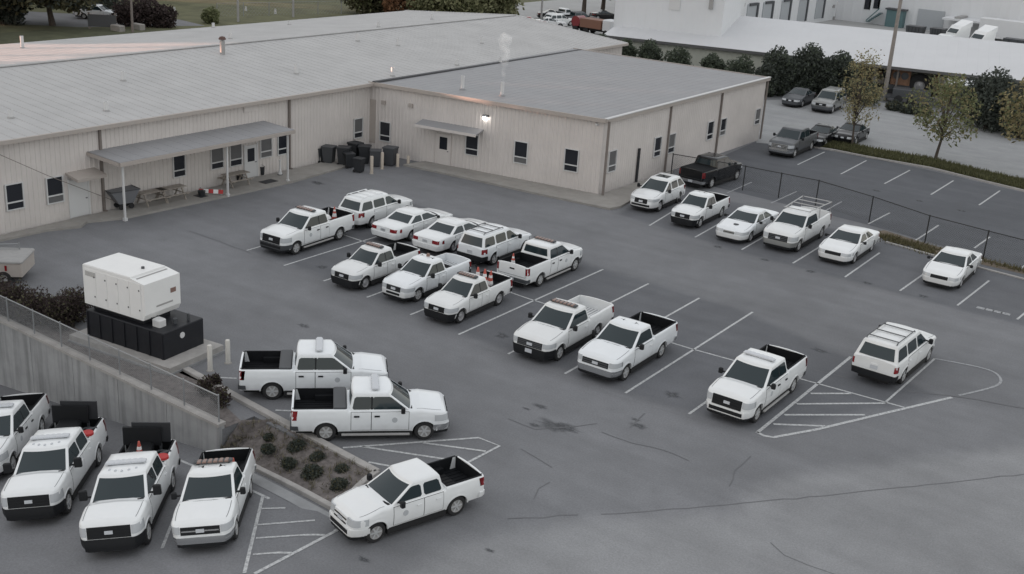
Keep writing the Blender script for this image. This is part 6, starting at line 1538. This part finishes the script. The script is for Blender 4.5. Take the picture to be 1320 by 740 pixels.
m = MB(); m.obox((a+b)/2+Vector((0,0,-.16))+eo*.02, (b-a)/2, eo*.05, Vector((0,0,.14))); m.build('eave_gutter', mat('shed_gutter', (.10,.10,.10), .6), shed, smooth=False)
XS = gp(1095, 100, E0-eo*.6, E1-eo*.6)                   # the wall ends here, open bays follow
s_len = (XS-E0).dot(ed)
w0 = -eo*.6; m = MB(); ribbed(m, w0, w0+ed*s_len, 0, ez-.1, ez-.1, eo, .6, .03); ribbed(m, w0, w0-eo*16, 0, ez-.1, rz_-.2, -ed, .6, .03); ribbed(m, d-eo*-.6+Vector((0,0,-d.z)), c-eo*-.6+Vector((0,0,-c.z)), 0, rz_-.2, rz_-.2, -eo, .8, .03); ribbed(m, w0+ed*s_len, w0+ed*s_len-eo*15.5, 0, ez-.1, rz_-.3, ed, .6, .03)
m.build('wall', M_SHEDW, shed, smooth=False)
m = MB(); m.add([w0+ed*s_len-eo*.3+Vector((0,0,ez-.25)), w0+ed*(E1-E0).length-eo*.3+Vector((0,0,ez-.25)), w0+ed*(E1-E0).length-eo*15.8+Vector((0,0,rz_-.25)), w0+ed*s_len-eo*15.8+Vector((0,0,rz_-.25))], [(0,3,2,1)]); m.build('ceiling', M_SPOUT, shed, smooth=False)
k = s_len+.3
while k < (E1-E0).length:
    MB().obox(w0+ed*k+Vector((0,0,(ez-.2)/2)), ed*.10, eo*.10, Vector((0,0,(ez-.3)/2))).build('post', M_SPOUT, shed, smooth=False); k += 4.6
# stored things under the open bays
def sp(px, py, back): return gp(px, py, E0-eo*back, E1-eo*back)
q = sp(1183, 122, 1.6); t = thing('big_tyre', 'large dark tractor tyre with a pale hub under the shed', 'tyre', (q.x, q.y, 1.5)); t.rotation_euler = (0, 0, math.atan2(ed.y, ed.x))
MB().lathe([(.55,-.3), (1.1,-.32), (1.25,-.2), (1.25,.2), (1.1,.32), (.55,.3)], 24, axis='y').build('tread', M_TYRE, t); MB().lathe([(.56,-.2), (.4,-.05), (.12,-.08), (.001,-.12)], 18, axis='y').build('hub', M_STEELW, t)
MB().box(-.8, .8, -.4, .4, -1.5, -1.24).build('stand', M_BIN, t, smooth=False)
q = sp(1158, 118, 1.8); t = thing('loader', 'rusty orange machine with round tanks under the shed', 'machine', (q.x, q.y, 0), math.atan2(ed.y, ed.x))
MB().rbox(-1.0, 1.0, -.8, .8, 1.4, 3.3, .2).build('body', M_RUST, t); MB().box(-1.1, 1.1, -.9, .9, .7, 1.38).build('frame', M_BIN, t, smooth=False)
tm = MB().lathe([(.001,-.2), (.3,-.2), (.45,-.15), (.45,.15), (.3,.2), (.001,.2)], 16, axis='y').mesh('wheel', M_TYRE)
for x in (-.7, .7):
    link('wheel', tm, t, (x, -.95, .46)); MB().lathe([(.001,-.06), (.38,-.05), (.40,.02), (.30,.05)], 14, (x*.6, -.83, 2.4), 'y').build('tank_end', M_BIN, t)
q = sp(1168, 138, .1); t = thing('flatbed_trailer', 'grey flat trailer with a box parked in front of the shed', 'trailer', (q.x+.6, q.y-2.2, 0), math.atan2(ed.y, ed.x))
MB().rbox(-1.6, 2.2, -.9, .9, .75, 1.55, .05).build('box', M_GREYP, t, smooth=False); MB().box(-2.2, 2.6, -1, 1, .55, .74).build('bed', M_BIN, t, smooth=False)
for x in (-.9, .4): link('wheel', tm, t, (x, -.85, .46))
q = sp(1255, 118, .2); t = thing('canopy', 'white flat canopy on posts at the open shed', 'canopy', (q.x, q.y-1.2, 0), math.atan2(ed.y, ed.x)+.1)
MB().add([(-2.4,-1.3,2.55),(2.4,-1.3,2.75),(2.4,1.3,3.05),(-2.4,1.3,2.85),(-2.4,-1.3,2.43),(2.4,-1.3,2.63),(2.4,1.3,2.93),(-2.4,1.3,2.73)], [(0,1,2,3),(7,6,5,4),(0,4,5,1),(1,5,6,2),(2,6,7,3),(3,7,4,0)]).build('top', M_BIGW, t, smooth=False)
for x in (-2.2, 2.2):
    for y in (-1.1, 1.1): MB().box(x-.05, x+.05, y-.05, y+.05, 0, 2.45+(.2 if x > 0 else 0)).build('post', M_POLE, t, smooth=False)
JK = ((1215, 115, 2.4, 'rust_stack', 'stack of rusty orange frames under the shed', M_RUST), (1243, 112, 3, 'parts_rack', 'rack of pale parts under the shed right of the rusty frames', M_POLE), (1290, 118, 3, 'parts_rack', 'brown rack at the right end of the open shed', M_RUST), (1135, 112, 4, 'crate_pile', 'dark crates at the end of the shed wall', M_BIN))
for i, (px, py, back, nm, lab, mm) in enumerate(JK):
    q = sp(px, py, back); t = thing(nm, lab, 'storage rack', (q.x, q.y, 0), math.atan2(ed.y, ed.x)); rr = random.Random(300+i)
    for x in (-1.1, 1.1):
        for y in (-.5, .5): MB().box(x-.05, x+.05, y-.05, y+.05, 0, 3.1).build('post', M_BIN, t, smooth=False)
    for z in (.9, 1.9, 2.9): MB().box(-1.15, 1.15, -.55, .55, z, z+.06).build('shelf', M_BIN, t, smooth=False)
    for z in (.0, .97, 1.97):
        x = -1.0
        while x < .85:
            w = rr.uniform(.25, .55); MB().rbox(x, x+w-.03, -.45, rr.uniform(.1,.45), z, z+rr.uniform(.35,.85), .04).build('crate', rr.choice([mm, M_TANP, M_CAP, M_RUST, M_SPOUT]), t, smooth=False); x += w
t = thing('light_pole', 'tall brown grey light pole rising in front of the white shed', 'light pole', g(1139, 129))
MB().tube([(0,0,0), (0,0,11.6)], [.24, .17], 12).build('post', M_TIMB, t); MB().lathe([(.4,0), (.36,.5), (.2,.55)], 12).build('base', M_CONC, t)
MB().rbox(-.1, .9, -.2, .2, 11.55, 11.75, .05).build('lamp_head', M_CAP, t); MB().tube([(0,0,11.5), (.3,0,11.65)], .05, 6).build('bracket', M_POLE, t)

sheet('far_yard', [(-110, 138), (60, 150), (60, 320), (-110, 320)], mat('yard_concrete', (.36, .36, .355), .85, noise=.1, nscale=.2), .02)
# ---- the white industrial buildings behind
FY = 158.0
def gyp(px, py, Y):
    w = ray(px, py); t = Y/w.y; return Vector((w.x*t, Y, CAM_H+w.z*t))
xl, xc = gyp(791, 20, FY).x, gyp(952, 15, FY).x
big = thing('white_warehouse', 'huge white windowless warehouse block with a row of dock doors on its side', 'building', (xc, FY, 0)); bb = Vector((xc, FY, 0))
yend = gx(1076, 25, xc).y
m = MB(); HB = 10.5
ribbed(m, (xl-xc, 0, 0), (0, 0, 0), 0, HB, HB, YN, 1.2, .04); ribbed(m, (0, 0, 0), (0, yend-FY, 0), 0, HB, HB, XP, 1.2, .04); ribbed(m, (xl-xc, 0, 0), (xl-xc, 60, 0), 0, HB, HB, -XP, 1.2, .04)
m.build('wall', M_BIGW, big, smooth=False)
MB().box(xl-xc-.2, .2, -.2, 60, HB+.01, HB+.3).build('roof', M_BIGR, big, smooth=False)
for px, py, h in ((968, 23.2, 3.0), (988, 21.0, 3.0), (1011, 20.5, 3.0), (1033, 20.5, 3.2), (1055, 19.5, 3.4)):
    c = gx(px, py, xc)-bb; c.z = 2.6
    mb = MB(); mb.obox(c+XP*.06, XP*.06, YP*1.9, Vector((0,0,1.9))); d_ = mb.build('dock_door', mat('dock_grey', (.38,.40,.42), .6), big, smooth=False)
    mb = MB()
    for s in (1,): mb.obox(c+YP*s*1.72+XP*.16, XP*.10, YP*.28, Vector((0,0,1.95)))
    mb.obox(c+XP*.16+Vector((0,0,1.80)), XP*.10, YP*1.4, Vector((0,0,.2))); mb.build('dock_seal', M_BIN, d_, smooth=False)
for px, py in ((838, 6), (845, 8)):
    pass
nb0, nb1 = gp(791, 30, E0-eo*5, E1-eo*5), gp(931, 30, E0-eo*5, E1-eo*5)
near = thing('white_block', 'plain white block rising straight out of the left end of the long shed roof', 'building', (nb0.x, nb0.y, 0)); L = (Vector((nb1.x, nb1.y, 0))-Vector((nb0.x, nb0.y, 0))).length
m = MB(); O = Vector((0,0,0)); ribbed(m, O, ed*L, 2.5, 11.5, 11.5, eo, 1.5, .015); ribbed(m, ed*L, ed*L-eo*14, 2.5, 11.5, 11.5, ed, 1.5, .015); ribbed(m, O, -eo*14, 2.5, 11.5, 11.5, -ed, 1.5, .015); ribbed(m, -eo*14, ed*L-eo*14, 2.5, 11.5, 11.5, -eo, 1.5, .015)
m.build('wall', M_BIGW, near, smooth=False)
m = MB(); m.obox(ed*L/2-eo*7+Vector((0,0,11.6)), ed*(L/2+.2), eo*7.2, Vector((0,0,.08))); m.build('roof', M_BIGR, near, smooth=False)
c = gp(870, 5, E0-eo*5, E1-eo*5)-near.location; MB().obox(c+eo*.04, ed*.65, eo*.05, Vector((0,0,.7))).build('wall_hatch', M_CAP, near, smooth=False)
c = gp(917, 5, E0-eo*5, E1-eo*5)-near.location; MB().obox(c+eo*.15, ed*.22, eo*.15, Vector((0,0,.6))).build('wall_vent', M_POLE, near, smooth=False)
c = gx(957, 6, xc)-bb; MB().obox(c+XP*.15, XP*.15, YP*.35, Vector((0,0,.25))).build('wall_light', M_POLE, big, smooth=False)
for px, py in ((1078, 8), (1076, 23)):
    c = gx(min(px, 1074), py, xc)-bb; MB().obox(c+XP*.12, XP*.12, YP*.3, Vector((0,0,.25))).build('wall_light', M_POLE, big, smooth=False)
BY = yend+.02
x1_, x2_ = xc, gyp(1700, 20, BY).x
back = thing('white_plant', 'white industrial building across the yard with stairs and a dark green shelter', 'building', (xc, BY, 0)); kb_ = Vector((xc, BY, 0))
m = MB(); ribbed(m, (.05, 0, 0), (x2_-xc, 0, 0), 0, 11, 11, YN, 1.5, .03); m.build('wall', M_BIGW, back, smooth=False)
MB().box(0, x2_-xc, .1, 40, 11.01, 11.3).build('roof', M_BIGR, back, smooth=False)
def bw(px, py): return gyp(px, py, BY)-kb_
for px, py in ((1119, 3), (1131, 2)): place_window(back, bw(px, py), XP, 1.1, 2.4, YN, False)
a, b = bw(1143, 36), bw(1169, 14); 
MB().box(a.x, b.x, -1.6, -.02, 0, b.z).build('green_shelter', M_TEAL, back, smooth=False); MB().box(a.x-.25, b.x+.25, -1.8, 0, b.z+.002, b.z+.25).build('shelter_roof', M_BIN, back, smooth=False)
a, b = bw(1118, 36), bw(1126, 14); m = MB()
for k in range(8): z = .4+k*(max(2.0, b.z)-.4)/8; x = a.x+(b.x-a.x+1.6)*k/8; m.box(x, x+.45, -1.5, -.3, z, z+.10)
m.obox(((a.x+b.x)/2+.7, -1.5, b.z/2+.6), ((b.x-a.x+1.4)/2, 0, b.z/2), (0, .05, 0), (0, 0, .12)); m.build('stair', M_TEAL, back, smooth=False)
a, b = bw(1225, 21), bw(1320, 36)
m = MB(); m.box(a.x, x2_-xc-.1, -5, -.02, b.z+.3, b.z+.6); m.build('dock_canopy', M_BIGW, back, smooth=False)
for px in (1243, 1277, 1296): c = bw(px, 24); MB().box(c.x-.5, c.x+.5, -4.5, -.1, b.z+.602, b.z+.9).build('canopy_beam', M_POLE, back, smooth=False)
c = bw(1198, 33); MB().box(c.x-2.2, c.x+2.2, -.12, -.01, .2, 3.4).build('dock_door', mat('dock_grey', (.38,.40,.42), .6), back, smooth=False)
# things in that yard
def semi(px, py, label, hd, s=1.0):
    t = thing('semi_truck', label, 'truck', g(px, py), R_(hd), 'white semi trucks in the far yard')
    m = MB(); m.add([(-1.1,-1.2,.8),(1.3,-1.2,.8),(1.3,1.2,.8),(-1.1,1.2,.8),(-1.1,-1.2,3.4),(.5,-1.1,3.2),(.5,1.1,3.2),(-1.1,1.2,3.4),(1.3,-1.15,2.1),(1.3,1.15,2.1)], [(0,3,2,1),(0,1,8,5,4),(3,7,6,9,2),(4,5,6,7),(5,8,9,6),(8,1,2,9),(0,4,7,3)]); m.build('cab', M_WHITE, t, smooth=False)
    m = MB(); m.add([(.54,-.95,3.08),(1.32,-.98,2.18),(1.32,.98,2.18),(.54,.95,3.08)], [(0,1,2,3)]); m.build('windshield', M_GLASS, t, smooth=False)
    MB().rbox(1.3, 3.0, -1.0, 1.0, .7, 1.9, .2).build('hood', M_WHITE, t); MB().box(3.0, 3.2, -1.15, 1.15, .4, .9).build('front_bumper', M_CHROME, t, smooth=False); MB().box(3.001, 3.05, -.5, .5, .92, 1.7).build('grille', M_BIN, t, smooth=False)
    m = MB(); m.add([(-1.3,-1.2,3.2),(.3,-1.1,3.2),(-1.3,1.2,3.2),(.3,1.1,3.2),(-1.3,-1.2,4.0),(-1.3,1.2,4.0)], [(0,1,4),(2,5,3),(1,3,5,4),(0,4,5,2)]); m.build('roof_fairing', M_WHITE, t, smooth=False)
    wm = MB().lathe([(.001,-.15), (.3,-.12), (.5,-.15), (.5,.15), (.3,.12), (.001,.15)], 16, axis='y').mesh('wheel', M_TYRE)
    for x in (2.1, -2.4, -3.6):
        for y in (-1.05, 1.05): link('wheel', wm, t, (x, y, .5))
    MB().box(-4.5, -1.1, -.5, .5, .6, .95).build('frame', M_UNDER, t, smooth=False)
    return t
semi(1232, 61, 'white semi truck left one in the far yard above the shed roof', -125); semi(1263, 69, 'white semi truck right one in the far yard, lower in view', -120)
q = g(1280, 60); t = thing('box_van_trailer', 'white box trailer standing behind the semi trucks', 'trailer', (q.x+5, q.y+3, 0), 0); MB().rbox(-8, 6, -1.3, 1.3, 1.1, 3.9, .04).build('box', M_BIGW, t, smooth=False)
for x in (-6.5, -5.3, 4.5): link('wheel', tm, t, (x, -1.0, .46))
for px, py, w, lab in ((1178, 52, 1.0, 'dark skip left of the semi trucks in the far yard'), (1207, 55, .8, 'tall dark container close to the left semi truck'), (1316, 71, 2.4, 'long dark skip at the right edge in the far yard')):
    q = g(px, py); t = thing('skip', lab, 'skip', q); m = MB(); m.add([(-w,-1,0),(w,-1,0),(w,1,0),(-w,1,0),(-w-.3,-1.1,2.2),(w+.3,-1.1,2.2),(w+.3,1.1,2.2),(-w-.3,1.1,2.2)], [(0,3,2,1),(4,5,6,7),(0,1,5,4),(1,2,6,5),(2,3,7,6),(3,0,4,7)]); m.build('body', M_BIN, t, smooth=False)
    m = MB()
    for k in range(4): x = -w+2*w*(k+.5)/4; m.box(x-.06, x+.06, -1.16, -1.02, .2, 2.1)
    m.build('rib', M_BINB, t, smooth=False)
# orange truck and dark red drum beyond the hall roof
q = g(764, 44); t = thing('dump_truck', 'orange brown tipper body with a dark red tank beyond the hall roof', 'truck', q, R_(-5))
MB().rbox(-1.6, 2.0, -1.1, 1.1, .9, 2.1, .05).build('tipper', M_ORP, t, smooth=False); MB().lathe([(.001,-.9), (.75,-.85), (.75,.85), (.001,.9)], 16, (-2.5, 0, 1.5), 'y').build('tank', M_REDP, t); MB().box(-3.2, 2.0, -.6, .6, .55, .88).build('frame', M_UNDER, t, smooth=False); MB().rbox(2.1, 3.6, -1.0, 1.0, .8, 2.3, .15).build('cab', M_BIGW, t)
for x in (-2.4, -.6, 2.8):
    for y in (-.85, .85): link('wheel', tm, t, (x, y, .46))
